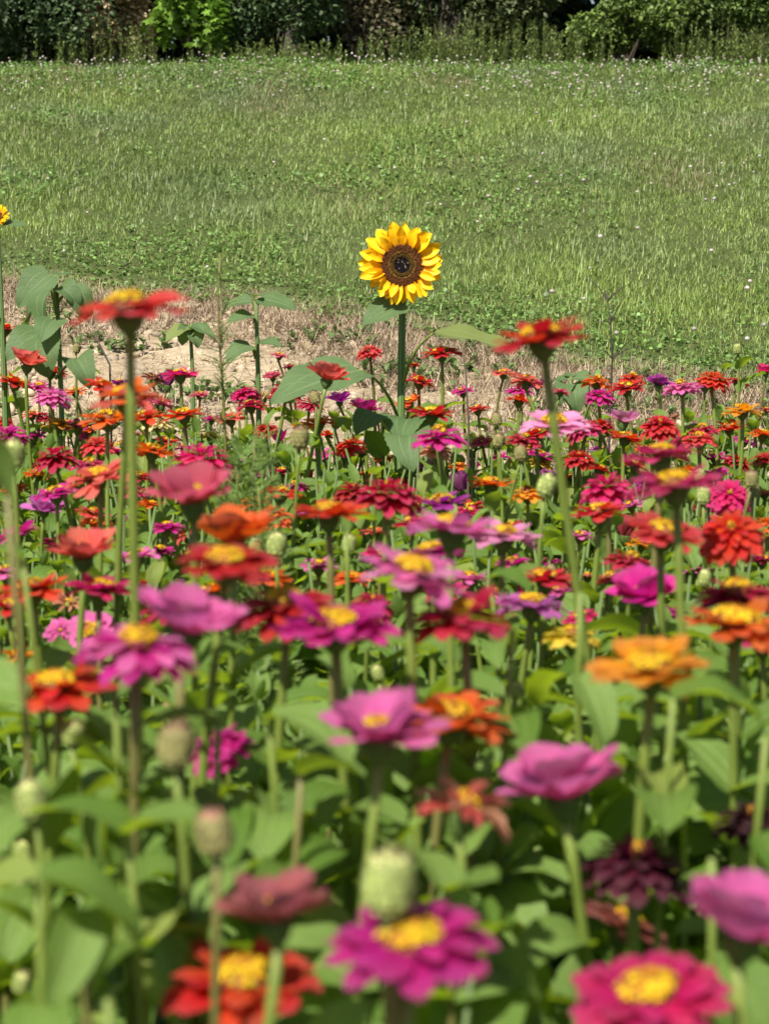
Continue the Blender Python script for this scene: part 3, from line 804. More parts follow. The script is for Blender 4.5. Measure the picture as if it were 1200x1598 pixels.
CAT = '''
200|487|172|coral|flat|n r=-5 p=-3 bare=.27|tall coral red zinnia on a long bare stem, its head standing against the dry soil
845|533|148|red|flat|n r=-9 p=-3 bare=.32 cs=1.1 lean=.13|tall red zinnia with tilted head and wide yellow centre on the longest leaning stem
8|515|44|red|flat||small red zinnia cut by the photo edge beside the drooping sunflower leaves
43|571|56|salmon|cup||salmon zinnia with lifted petals under the drooping sunflower leaves
80|581|46|redorange|flat||thin flat orange red zinnia just below the drooping sunflower leaves
25|599|50|redorange|flat||red orange zinnia below the salmon one near the drooping sunflower plant
62|604|36|magenta|flat||small magenta zinnia squeezed beside a green bud below the salmon zinnia
83|622|56|pink|double||bright pink double zinnia with a yellow crown below the drooping sunflower plant
70|652|28|crimson|double||tiny deep crimson zinnia half hidden between pink and golden ones
6|664|42|red|double||red zinnia cut by the photo edge above a big magenta one
92|665|50|gold|flat|c=dark|golden yellow zinnia with a dark brown centre
50|648|34|coral|flat||small coral zinnia in the far corner behind the golden one
14|683|60|magenta|double||rich magenta double zinnia cut by the photo edge
122|667|44|hot|flat||hot pink zinnia touching the golden one with the brown centre
128|690|28|magenta|shut||tiny half open magenta zinnia under the hot pink one by the golden zinnia
196|624|116|salmon|flat|n two=orange r=-6|blurred salmon orange zinnia crossed by the stem of the tall coral red one
165|608|62|redorange|flat||orange red zinnia peeping above the blurred salmon one
187|598|30|purple|flat||small purple zinnia just above the blurred salmon one
240|594|32|brownpink|spent||faded brownish pink zinnia at the upper rim of the blurred salmon one
262|602|26|purple|shut||little purple bud like zinnia beside the faded brownish pink one
282|587|52|hot|flat|r=-3|hot pink zinnia standing alone before the pale dry soil
168|658|84|orange|flat||large orange zinnia directly under the blurred salmon one
228|653|56|redorange|flat||orange zinnia half hidden by the thick stem of the tall coral red one
287|650|60|redorange|flat||orange red zinnia in front of pale cream petals
250|634|38|rose|spent||dry pinkish zinnia right above the cream coloured one
246|663|48|cream|double||pale cream zinnia tucked behind the orange red one
330|683|40|yellow|flat||single pale lemon zinnia among feathery leaves
360|655|44|salmon|flat||coral zinnia beside the tall feathery weed
375|618|30|magenta|double||small magenta double zinnia next to the stem of the tall feathery weed
392|634|44|crimson|flat||crimson zinnia with a broad yellow crown beyond the tall feathery weed
105|660|26|magenta|flat||tiny magenta zinnia showing over the golden one with the brown centre
155|698|54|coral|double||pinkish red zinnia under the large orange one
184|706|30|magenta|flat||small magenta zinnia beside the pinkish red one under the large orange one
238|706|64|orange|flat||orange zinnia low behind the thick stem of the tall coral red one
87|717|66|crimson|double||crimson pink double zinnia with a yellow crown above the purple pink flat one
317|722|94|hot|double|r=4|wide hot pink double zinnia above the rose coloured cup shaped one
152|749|96|salmon|flat|n r=-15 p=4|salmon pink zinnia tilted upward with a thick golden centre
88|772|62|magenta|flat|r=-7|flat purple pink zinnia with a yellow centre below the crimson pink double
70|797|54|lilac|cup|p=12|pale lilac zinnia opening like a fan behind the huge blurred leaf
146|803|52|coral|flat||red zinnia with a yellow crown beside a closed green bud
150|818|50|orange|flat||orange zinnia directly beneath the red one beside the closed bud
182|808|42|magenta|flat||magenta zinnia touching the thick stem of the tall coral red one
26|835|64|magenta|flat||magenta zinnia at the photo edge under the huge blurred leaf
68|831|26|purple|double||tiny round purple zinnia under the huge blurred leaf
300|786|146|rose|cup|n r=-4|large rose pink zinnia shaped like a cup above the orange one
350|818|56|darkred|double||dark red zinnia behind the rose pink cup
366|850|138|orange|cup|n d=1.85|big orange zinnia standing behind a red one with a gold crown
352|882|156|red|flat|n d=1.45 p=5 r=3|big red zinnia with a gold crown overlapping the orange one behind it
130|872|112|salmon|cup|n p=6|pale salmon zinnia with one raised petal, half behind a broad leaf
396|786|50|orange|flat||small orange zinnia behind the rose pink cup
438|772|60|redorange|flat||red orange zinnia beyond the feathery weed tuft
425|808|62|orange|double||bright orange zinnia under the red orange one beyond the feathery tuft
513|806|122|redorange|flat|n r=-2|blurred red orange zinnia with spiky pale centre standing over the leafy green fork
546|697|46|redorange|double||red orange double zinnia between the dried head and the sunflower base
508|716|34|pink|cup||half open pink zinnia under the red orange double one
538|715|36|hot|cup||hot pink zinnia beside the half open pink one
604|778|102|crimson|double|r=2|deep pink crimson double zinnia with layered petals in mid bed
552|773|64|darkred|double||dark red zinnia tucked behind the deep pink crimson double
572|798|30|hot|shut||hot pink petals poking out under the deep pink crimson double
634|803|26|hot|shut||tiny hot pink zinnia just under the edge of the crimson double
686|686|82|magenta|semi|r=-2|flat magenta zinnia with orange yellow crown below the sunflower leaves
674|649|62|red|flat||scarlet zinnia with a yellow crown beside the sunflower stem
690|787|76|purple|flat|r=-6|reddish purple zinnia with a gold centre above the blurred pink pair
640|757|36|red|spent|c=green|spiky young red zinnia above the crimson double
706|830|146|pink|flat|n d=1.72|blurred pink zinnia with mauve shadows seen from the side before the big pink one
786|840|112|ltpink|flat|r=3|light pink flat zinnia with an orange centre next to the blurred pink one
766|758|62|orange|flat||dull orange flat zinnia above the light pink one
739|731|22|magenta|cup||tiny magenta zinnia alone among leaves above the purple one
681|705|50|peach|double||faint peach pink double zinnia hidden behind the flat magenta one
722|766|36|purple|shut||purple half closed zinnia behind the dull orange one
645|898|170|pink|flat|n p=3 two=ltpink|largest bright pink zinnia with an orange centre and loose petals in mid bed
672|866|110|magenta|flat||vivid magenta zinnia directly behind the largest bright pink one
732|905|60|pink|flat||pink zinnia mostly hidden by a dark stem beside the largest bright pink one
576|551|40|coral|double||crimson red zinnia standing alone near the sunflower leaf tip
689|553|56|red|flat|r=-4|bright red zinnia with a yellow crown under the long sunflower leaf
510|593|64|salmon|cup||salmon red zinnia with upturned rim under the big pointed sunflower leaf
436|556|27|rose|flat||small rose zinnia beyond the second sunflower plant
426|591|26|rose|cup||small rose cup shaped zinnia beyond the feathery weed
446|614|50|crimson|double||crimson double zinnia below the big pointed sunflower leaf
530|627|36|purple|cup||small purple zinnia with yellow centre just under the salmon red one
568|643|44|magenta|cup||magenta fan shaped zinnia near the sunflower stem
655|597|46|red|flat||thin red zinnia crossing behind the sunflower stem
647|570|18|red|flat||tiny red zinnia far behind the sunflower stem
636|630|44|orange|flat||orange zinnia right behind the sunflower stem
785|584|34|salmon|flat||small salmon zinnia far off on a thin stem by the long leaning stem
484|632|40|crimson|double||dull crimson zinnia behind a small brown bud
497|662|50|orange|flat||orange zinnia low among the sunflower base leaves
415|672|40|red|double||dark coral zinnia beyond the feathery weed and the dried head
436|690|26|magenta|shut||small closed magenta zinnia beside the dried head
932|598|46|orange|semi||flat orange zinnia at the far rim of the bed
986|592|40|redorange|semi||orange red zinnia highest of its cluster at the far rim
976|607|50|red|flat||red zinnia with a strong yellow crown at the far rim
1027|602|36|purple|cup||dark purple zinnia with a green bud before it at the far rim
1064|607|56|pink|semi|r=-3|bright lilac pink zinnia at the far rim beside a dark orange one
1112|596|54|redorange|double|r=10|dark orange double zinnia with drooping petals at the far rim
1100|604|34|pink|flat||small pink zinnia in front of the dark orange double
1194|582|30|hot|cup||hot pink zinnia cut by the photo edge at the far rim
822|596|50|salmon|flat||salmon zinnia behind a small purple one by the long leaning stem
812|610|40|magenta|semi||small magenta zinnia above the yellow crowned orange red one
810|626|40|redorange|flat||orange red zinnia with a yellow crown near the long leaning stem
838|605|28|purple|cup||purple zinnia touching the long leaning stem
874|613|28|rose|flat||tiny rose zinnia with a big yellow centre past the long leaning stem
935|621|46|magenta|double||magenta double zinnia below the flat orange one at the far rim
1158|643|56|gold|flat||clear orange yellow zinnia on a tall straight stem near the photo edge
865|666|96|ltpink|flat|p=9|large light pink zinnia whose petals spread past the long leaning stem
972|661|48|ltpink|cup||neat light pink bowl shaped zinnia next to scarlet ones
939|667|42|red|double||scarlet double zinnia with a yellow crown beside the light pink bowl
1030|668|58|red|double|p=12|full red double zinnia seen from above behind the dusky pink blurred one
908|674|54|mauve|double||dusky rose zinnia between the large light pink and the scarlet double
975|685|48|redorange|flat||orange red zinnia under the light pink bowl
1096|673|48|crimson|semi||crimson zinnia with a yellow crown behind a coral red one
1137|668|46|redorange|flat||orange red zinnia with a raised yellow crown near the straight orange yellow one
1090|688|54|coral|semi||coral red zinnia in front of the crimson one
816|689|52|crimson|semi||dark crimson zinnia under the large light pink one
935|702|32|purple|flat||tiny purple and white zinnia under the scarlet double
903|718|48|red|double||blood red zinnia low under the dusky rose one
1190|680|42|orange|flat||orange zinnia cut by the photo edge below the orange yellow one
1193|718|42|coral|double||coral double zinnia cut by the photo edge
822|700|34|gold|semi||golden orange zinnia deep between stems below the dark crimson one
842|712|44|magenta|flat||magenta zinnia deep behind the long leaning stem
1116|716|40|magenta|flat||magenta zinnia beyond the dusky pink blurred one
1050|700|34|hot|shut||hot pink petals rising just behind the dusky pink blurred zinnia
1030|714|116|mauve|flat|n r=-5|dusky pink blurred zinnia seen edge on above the yellow centred crimson one
1052|762|150|mauve|flat|n r=-6 bare=.2|broad crimson pink zinnia with a gold centre and slanting petals
948|766|84|hot|double||hot pink double zinnia with ruffled petals beside the golden one
1010|752|42|purple|double||purple double zinnia behind the ruffled hot pink one
822|773|56|gold|semi||golden yellow zinnia beside a blurred pale bud
1137|776|64|hot|double|p=45|round hot pink double zinnia facing the viewer
935|803|82|red|flat|two=orange|two toned red and orange zinnia on a straight stem
1036|836|132|coral|flat|n p=3|blurred coral zinnia with a tall yellow centre
1140|836|112|redorange|double|p=28|shaggy orange red double zinnia leaning to the viewer
1194|822|50|orange|double||orange double zinnia cut by the photo edge beyond the shaggy one
975|836|40|crimson|shut||half open crimson zinnia beside the blurred coral one
983|880|74|crimson|semi||crimson zinnia with pale streaked petals
851|906|82|red|flat|r=1|flat red zinnia with a yellow crown between pink ones
952|906|54|salmon|semi||salmon pink zinnia with curled petals
1004|937|102|magenta|cup|p=10|magenta cup shaped zinnia with curling petals below the streaked crimson one
830|947|118|lilac|flat|n r=4|mauve pink flat zinnia beyond the dark crimson pink one in mid bed
1150|934|142|crimson|semi|n r=0|wide crimson zinnia seen edge on above a blurred orange one
1147|977|156|orange|flat|n c=gold cs=1.3 p=3|wide orange zinnia with a yellow crown under the wide crimson one
892|999|88|yellow|semi||lemon yellow zinnia beneath a broad slanting leaf
1015|1048|188|gold|flat|n r=-4 p=6 bare=.26|golden orange zinnia with one raised petal on a dark straight stem
1190|1005|90|mauve|flat||dusky crimson zinnia half cut by the photo edge behind the wide orange one
1117|1027|30|rose|flat|p=20|tiny rose zinnia under the wide orange one
855|880|40|magenta|flat||small magenta zinnia right above the flat red one between pink ones
870|925|60|pink|flat||pink zinnia just behind the flat red one between pink ones
50|923|98|redorange|flat||red orange zinnia with two gold tufts in the near bed by the photo edge
18|950|70|red|flat||red zinnia cut by the photo edge below the red orange one with gold tufts
156|924|116|hot|flat|n r=4|raspberry pink zinnia with a thick gold centre
107|946|46|peach|spent|c=green|wilted pale peach zinnia between the red orange and raspberry ones
96|988|50|pink|double|p=55|side turned pink zinnia with crowded petals
142|985|66|pink|flat|p=50|pink zinnia facing forward with ringed gold centre
28|1030|58|gold|spent|c=gold|ragged yellow zinnia cut by the photo edge
90|1077|172|redorange|flat|n p=2|large red orange zinnia with a raised gold centre near the photo edge
215|1020|196|magenta|semi|n r=6 two=pink p=2|large layered magenta pink zinnia in front of a pink cup
290|988|184|pink|cup|n p=0|large pink cup shaped zinnia behind the layered magenta pink one
270|952|124|crimson|semi|n|deep raspberry zinnia behind the large pink cup
345|1171|104|magenta|double||vivid magenta zinnia low under a shaded leaf
445|955|176|red|semi|n d=1.62 p=4|large bright red zinnia crowded behind a magenta one
523|985|194|magenta|flat|n d=1.45 r=-2 p=2|wide vivid magenta zinnia with a bright gold crown
580|948|72|crimson|double|p=-4|dark crimson double zinnia with creamy fringe beyond the wide vivid magenta one
722|967|164|crimson|flat|n r=-7 d=1.5|deep crimson pink zinnia with raised petal and gold centre in mid bed
590|1156|188|pink|cup|n r=-3 d=1.2|big pink cup shaped zinnia overlapping an orange one
700|1127|190|orange|flat|n d=1.45 r=2|orange zinnia with a wide flat gold crown behind the big pink cup
783|1034|30|lilac|shut||tiny closed lilac zinnia above the orange one with wide crown
626|1062|20|rose|shut||smallest rose bud like bloom low between dark stems
641|1055|18|hot|shut||smallest hot pink bud like bloom low between dark stems
880|1246|198|pink|cup|n r=-6|big pink cup shaped zinnia with one wing like petal on a bright green stem
1124|1190|44|rose|spent|p=30|small rose zinnia opening among leaves under the golden orange one
380|1542|260|redorange|flat|n d=1.12 p=4|scarlet orange zinnia low at the bottom behind a thick stem
430|1440|190|dusty|cup|n d=.98 p=-6|dull maroon brown fading zinnia, strongly blurred at the bottom
640|1480|272|magenta|flat|n d=.93 p=3|strongly blurred magenta zinnia right behind a pale green bud
724|1268|150|peach|spent|n d=1.2 c=gold two=salmon|withered orange brown zinnia with loose petals
990|1357|188|maroon|double|n d=1.3|dark wine purple zinnia in shade under the big pink cup
1170|1287|124|black|double|n d=1.5|almost black maroon zinnia cut by the photo edge
974|1447|152|brownpink|flat|n d=1.45 c=gold|dusty mauve fading zinnia with a golden crown below the dark wine purple one
1158|1462|235|pink|cup|n d=1.0|very large blurred pink cup shaped zinnia at the photo edge
1013|1562|262|hot|flat|n d=.98 p=5|huge hot pink zinnia with bumpy gold centre at the bottom
905|1515|44|yellow|spent|d=1.6|small pale yellow zinnia low beside the bright green stem
22|712|42|green|bud|n r=3|pale green closed zinnia bud at the photo edge above the huge blurred leaf
852|761|36|green|bud|n|pale yellowish closed bud beside the golden yellow zinnia
1097|776|26|green|bud||small green bud beside the round hot pink zinnia
1150|546|16|green|bud|bare=.05|tiny round bud highest at the far rim of the bed
1175|766|24|tan|bud||dried brownish bud near the photo edge below the coral double
1099|904|24|green|bud||small pale bud before the wide crimson zinnia
545|851|27|green|bud||creamy green bud low in the leafy green fork
432|854|38|green|bud|n|blurred green bud near the large red flower in mid bed
468|686|34|tan|bud|r=2|dried brown flower head in front of the sunflower base leaves
775|656|20|tan|bud||small dried head between the sunflower and the long leaning stem
492|622|20|tan|bud||small brown bud over the dull crimson zinnia
275|1168|60|tan|bud|d=1.15|big dried brown bud in the near bed
335|1305|62|dusty|bud|d=1.05|pinkish brown closing bud on a dark stem
115|1146|40|green|bud|d=1.45|green bud under the large red orange zinnia
50|1253|52|green|bud|d=1.2|yellowish green bud near the photo edge among broad leaves
263|1108|22|dusty|bud||tiny coral bud above the big dried brown bud
607|1385|88|green|bud|d=.93 bare=.3 st=1.9|large blurred pale green bud on a thick pale stem at the bottom
120|545|15|tan|bud|bare=.06|tiny yellow tipped bud before the drooping sunflower plant
590|1052|24|green|bud||small pale bud behind a dark crimson stem in mid bed
805|1080|26|green|bud||round green bud hidden among leaves in mid bed
1092|745|22|green|bud||small bud just above the broad crimson pink zinnia's rim
835|679|52|red|flat||red zinnia glowing under the petals of the large light pink one
778|689|22|tan|bud||dried pale head under the small dried head by the sunflower
812|709|24|tan|bud||dried straw coloured head under the dark crimson zinnia
843|724|42|yellow|semi||yellow zinnia cluster low against the long leaning stem
853|739|38|lilac|flat||lilac zinnia just above the blurred pale bud
933|734|38|red|flat|cs=1.3|small red zinnia with a broad yellow middle above the ruffled hot pink one
1063|714|24|crimson|shut||closed crimson zinnia deep behind the dusky pink blurred one
1117|742|44|magenta|flat||open magenta zinnia below another magenta one behind the coral red pair
1140|756|32|hot|flat||hot pink zinnia peeping over the round hot pink one
1150|597|34|crimson|flat||crimson zinnia behind the leafy stalk of the highest tiny bud
1051|652|16|peach|spent||tiny pale spent zinnia above the full red double
1172|750|26|tan|bud||straw coloured seed head over the dried brownish bud
8|697|36|rose|double||rose zinnia at the photo edge under the rich magenta double
53|682|40|magenta|flat||magenta zinnia filling the gap by the rich magenta double
144|672|30|orange|flat||small orange zinnia touching the hot pink one by the golden zinnia
140|728|52|mauve|semi||mauve zinnia behind the crimson pink double with yellow crown
190|693|24|yellow|semi||tiny yellow zinnia behind the stem of the large orange one
384|616|42|hot|double||hot pink double zinnia overlapping a smaller magenta one by the feathery weed
409|623|36|cream|spent||cream and red striped dying zinnia before the crimson double
470|666|28|gold|flat||little golden orange zinnia above the dried brown head
512|679|28|redorange|flat||small orange red zinnia low by the sunflower base leaves
485|745|14|hot|shut||tiny hot pink spot of a closed zinnia under the heart like leaf
882|894|28|magenta|flat||magenta zinnia rising behind the yellow crown of the flat red one
916|901|36|peach|flat||peach zinnia with yellow middle next to the curled salmon pink one
815|929|34|hot|cup||hot pink zinnia between the flat red one and the mauve pink one
930|927|28|pink|flat||small pink zinnia under the curled salmon pink one
795|823|44|red|flat||red zinnia showing over the light pink flat one
958|866|28|gold|flat||small gold and pink zinnia above the streaked crimson one
947|846|16|tan|bud||tiny straw coloured head above the small gold and pink zinnia
859|893|20|tan|bud||tiny tan head just above the crown of the flat red zinnia
1092|796|34|hot|double||hot pink zinnia under the small green bud by the round hot pink one
1070|850|46|red|flat||red zinnia in the shade behind the blurred coral one
1188|876|46|mauve|flat||mauve zinnia at the photo edge under the orange double
1192|772|34|rose|flat||rose zinnia cut by the photo edge near the dried brownish bud
1196|640|22|salmon|flat||salmon zinnia tip cut by the photo edge by the orange yellow one
700|928|66|hot|flat||hot pink zinnia above the deep crimson pink one with a raised petal
46|996|34|orange|flat||small orange zinnia under the red orange one with gold tufts
176|972|40|gold|flat||golden zinnia peeping between the raspberry and pink ones
222|912|44|coral|flat||coral zinnia behind the thick stem next to the raspberry one
353|745|44|crimson|semi||small crimson zinnia between the hot pink double and rose cup
378|716|26|lilac|flat||lilac zinnia with a yellow eye in the feathery tuft
294|838|40|salmon|spent|c=green|curled rusty salmon zinnia under the rose pink cup
175|779|26|tan|spent||pale brown spent zinnia under the tilted salmon pink one
537|829|26|purple|flat||purple zinnia with an orange eye under the leafy green fork
490|829|26|crimson|double||small crimson zinnia beneath the blurred red orange one
643|818|56|crimson|flat||crimson zinnia between the deep pink double and the blurred pink one
785|1098|26|salmon|shut||tiny salmon bloom beside the orange zinnia with wide flat crown
975|1162|28|coral|shut||tiny coral bloom low beside the golden orange zinnia's stem
3|1508|34|hot|shut||hot pink bloom cut by the photo edge low down
35|1536|36|rose|bud||pinkish round bud low in the bed corner
18|1592|60|yellow|semi||yellow zinnia cut by the bottom corner of the photo
118|612|34|orange|flat||orange zinnia between the bright pink double and the orange red one
224|622|34|red|flat||red zinnia between the hot pink one on dry soil and the blurred salmon
312|617|30|rose|flat||rose zinnia above the orange red one with cream petals behind
452|573|22|hot|flat||tiny hot pink zinnia under the slim sunflower plant
600|652|30|crimson|flat||crimson zinnia near the foot of the sunflower
722|612|34|magenta|flat||magenta zinnia between the sunflower and the small salmon one
745|640|36|coral|flat||coral zinnia between the scarlet crowned one and the long leaning stem
752|690|40|rose|semi||rose zinnia low between the flat magenta one and the long leaning stem
712|729|34|orange|flat||orange zinnia under the flat magenta one with orange crown
600|716|34|orange|semi||orange zinnia in front of the sunflower base leaves
442|736|34|crimson|flat||crimson zinnia above the red orange one past the feathery tuft
288|701|34|magenta|flat||magenta zinnia behind the wide hot pink double
262|690|36|red|flat||red zinnia just above the wide hot pink double's edge
215|745|44|red|flat||red zinnia past the tilted salmon pink one, behind the thick stem
258|745|40|pink|flat||pink zinnia between the thick stem and the rose cup
25|765|44|orange|flat||orange zinnia near the pale green bud at the photo edge
1004|702|34|orange|flat||orange zinnia behind the dusky pink blurred one, low
1160|690|36|magenta|flat||magenta zinnia under the clear orange yellow one
1150|722|40|red|double||red double zinnia between the magenta pair and the coral double
990|728|40|coral|flat||coral zinnia under the orange red one below the light pink bowl
868|765|34|crimson|flat||crimson zinnia between the blurred pale bud and ruffled hot pink one
905|838|44|pink|flat||pink zinnia under the two toned red and orange one
1085|890|44|pink|flat||pink zinnia under the shaggy orange red double
735|792|40|red|flat||red zinnia between the purple flat one and light pink one
584|832|46|salmon|flat||salmon zinnia behind the largest bright pink one, under the crimson double
250|860|44|magenta|flat||magenta zinnia between thick stem and big red one
60|742|40|orange|flat||orange zinnia just above the flat purple pink one with yellow centre
118|772|36|pink|flat||pink zinnia under the crimson pink double near the lilac fan
205|768|44|hot|double||hot pink double zinnia between the tilted salmon pink one and the thick stem
236|790|44|orange|flat||orange zinnia beside the rose cup, beyond the thick stem
262|824|48|magenta|flat||magenta zinnia low between the rose cup and the thick stem
408|742|34|pink|flat||pink zinnia hidden in the feathery tufts
460|762|44|magenta|semi||magenta zinnia beside the red orange one past the feathery tuft
470|800|40|pink|flat||open pink zinnia between the bright orange double and the blurred red orange one
572|742|32|orange|flat||orange zinnia above the deep pink crimson double
660|728|38|pink|semi||pink zinnia between the faint peach double and tiny magenta one
620|700|32|hot|flat||hot pink zinnia beside the sunflower base leaves
650|782|40|orange|flat||orange zinnia half under the deep pink crimson double's edge
730|800|44|hot|flat||hot pink zinnia behind the blurred pink one with mauve shadows
596|870|60|hot|flat||hot pink zinnia at the rim of the largest bright pink one
548|905|54|orange|flat||orange zinnia between the large bright red and largest bright pink ones
498|885|56|pink|flat||pink zinnia over the large bright red one
420|905|70|orange|flat||orange zinnia between the two big red ones
215|870|60|pink|flat||pink zinnia beside the thick stem over the raspberry one
330|925|64|orange|flat||orange zinnia behind the deep raspberry and large red ones
10|895|60|pink|flat||pink zinnia cut by the photo edge above the red orange one with gold tufts
85|850|44|hot|flat||hot pink zinnia behind the pale salmon one
800|880|50|magenta|flat||magenta zinnia between the light pink flat one and flat red one
770|930|50|pink|semi||pink zinnia above the deep crimson pink one's raised petal
905|965|56|hot|flat||hot pink zinnia behind the lemon yellow one
1060|960|56|magenta|flat||magenta zinnia between the curling magenta cup and the wide orange one
1000|850|44|gold|flat||golden zinnia behind the blurred coral one's shaded side
890|745|30|orange|flat||orange zinnia between the lilac and ruffled hot pink ones
985|790|40|pink|flat||pink zinnia under the purple double
1075|735|34|orange|flat||orange zinnia behind the broad crimson pink one
1120|815|40|pink|flat||pink zinnia peeping over the shaggy orange red double
780|715|32|magenta|flat||magenta zinnia by the straw coloured head under the dark crimson one
330|655|30|magenta|flat||magenta zinnia near the single pale lemon one
205|680|34|hot|flat||hot pink zinnia under the large orange one, touching the thick stem
400|855|26|green|bud||small green bud beside the big red zinnia with a gold crown
38|1330|34|green|bud||low green bud over the broad shaded leaf by the photo edge
'''
for ln in CAT.strip().splitlines():
    a = ln.split('|')
    BLOOMS.append((float(a[0]), float(a[1]), float(a[2]), depth_of(float(a[0]), float(a[1]), float(a[2]), a[4], options(a[5]))))
seen = set()
NF = 0
for ln in CAT.strip().splitlines():
    a = ln.split('|')
    assert a[6] not in seen, a[6]
    seen.add(a[6])
    flower(float(a[0]), float(a[1]), float(a[2]), a[3], a[4], a[5], a[6]); NF += 1
print('flowers', NF)
# ------------------------------------------------------------------ zinnia foliage mass of the bed
def fol_h(x, y):
    h = np.interp(y, [.4, .6, 1.0, 1.5, 2.0, 3.0, 4.0, 4.8, 5.3], [.50, .54, .58, .56, .50, .42, .35, .27, .18])
    return h * (.78 + .42 * noise2(x, y, 4, 51))
mb = MB(); sm = MB()
sprigs = []
def add_sprig(x, y, h, r_):
    g = float(gz(x, y)); az = r_.uniform(0, 6.28)
    lx, ly = r_.gauss(0, .12), r_.gauss(0, .12)
    np_ = max(2, int(h / .062))
    rows = []
    for k in range(np_):
        f = 1 - k / np_ * .95
        z = h * f
        p = (x + lx * z, y + ly * z, g + z)
        for s in (0, 1):
            size = r_.uniform(.055, .09) * (1 + .65 * max(0, min(1, (2.1 - y) / .8))) * (.55 + .5 * min(1, k / 1.6)) 
            top = k == 0
            rows.append((p, az + s * math.pi + (k % 2) * 1.57 + r_.gauss(0, .25), r_.uniform(.7, 1.2) if top else r_.gauss(.15, .5), size))
    return rows, tube([(x, y, g), (x + lx * h * .5, y + ly * h * .5, g + h * .5), (x + lx * h, y + ly * h, g + h)], [.0034, .003, .0024], 5)
r_ = random.Random(5)
rows_all = []
cnt = 0
while cnt < 2500:
    y = .42 + (r_.random() ** .8) * 4.95
    x = r_.uniform(-1, 1) * (.32 + .30 * y)
    h = float(fol_h(x, y)) * r_.uniform(.55, 1.05)
    # thin out towards the far, ragged end of the bed
    if y > 4.6 and r_.random() < (y - 4.6) / .9: continue
    rows, tb = add_sprig(x, y, h, r_)
    rows_all += rows; sm.add(tb[0], tb[1], tb[2], (.13, .2, .05), tb[3]); cnt += 1
rows_all = [q for q in rows_all if not hides(Vector(q[0]) + Vector((-math.sin(q[1]), math.cos(q[1]), .6)) * q[3] * .55)]
k_ = NP.integers(0, 10, len(rows_all))
P_ = np.array([a[0] for a in rows_all]); A_ = np.array([a[1] for a in rows_all]); T_ = np.array([a[2] for a in rows_all]); S_ = np.array([a[3] for a in rows_all])
for k in range(10):
    s = k_ == k
    scatter(mb, ZL[k], mats(P_[s], A_[s], T_[s], NP.normal(0, .25, s.sum()), S_[s]))
fo = link('zinnia_foliage', mb.mesh('zinnia_foliage'), M['zleaf'])
tag(fo, 'dense bright green zinnia leaves filling the flower bed', 'foliage', kind='stuff')
so = link('bed_undergrowth', sm.mesh('bed_undergrowth'), M['vfoliage'])
tag(so, 'crowded thin green shoots among the zinnia leaves', 'undergrowth', kind='stuff')
print('leaves', len(rows_all))

# ------------------------------------------------------------------ sunflowers
def heart_wf(W):
    def wf(v):
        if v < .22: w = .62 + .38 * math.sin(v / .22 * math.pi / 2)
        else: w = max(.0, math.cos((v - .22) / .78 * math.pi / 2)) ** .85
        tooth = 1 + .10 * ((v * 11) % 1 - .5)
        return W / 2 * max(.01, w * tooth)
    return wf
def big_leaf(W, bend, fold, seed, th0=0, wave=.02):
    return blade_surf(1.0, heart_wf(W), 10, 22, th0, bend, fold, wave, seed)
SL = [mesh_np('leaf', t_[0], t_[1], uvp=t_[3]) for t_ in (
    big_leaf(.8, R(-60), .25, 1, R(10)), big_leaf(.85, R(-95), .35, 2, R(15)), big_leaf(.75, R(-35), .2, 3), big_leaf(.7, R(-120), .5, 4, R(30)), big_leaf(.8, R(-15), .15, 5))]
for m in SL: m.materials.append(M['sleaf'])

def sun_leaf(root, base, tip, L, k, roll=0, petiole=None, stem_pt=None):
    """leaf blade starting at base, pointing at tip (root-local points)"""
    base, tip = Vector(base), Vector(tip)
    d = tip - base
    az = math.atan2(-d.x, d.y); el = math.atan2(d.z, math.hypot(d.x, d.y))
    L *= .9
    o = link('leaf', SL[k], None, root, base, (el, 0, az), L)
    o.rotation_mode = 'XYZ'
    if roll:
        o.rotation_euler = (Matrix.Rotation(az, 4, 'Z') @ Matrix.Rotation(el, 4, 'X') @ Matrix.Rotation(roll, 4, 'Y')).to_euler()
    if petiole is not None:
        V, Q, T, U = tube(petiole, [.0042 - .0018 * i / (len(petiole) - 1) for i in range(len(petiole))], 7)
        mb = MB(); mb.add(V, Q, T, uvp=U)
        link('petiole', mb.mesh('petiole'), M['stem'], o).matrix_parent_inverse = Matrix()
        pe = o.children[0]
        Mo = Matrix.Translation(o.location) @ o.rotation_euler.to_matrix().to_4x4() @ Matrix.Scale(L, 4)
        pe.matrix_basis = Mo.inverted()
    return o

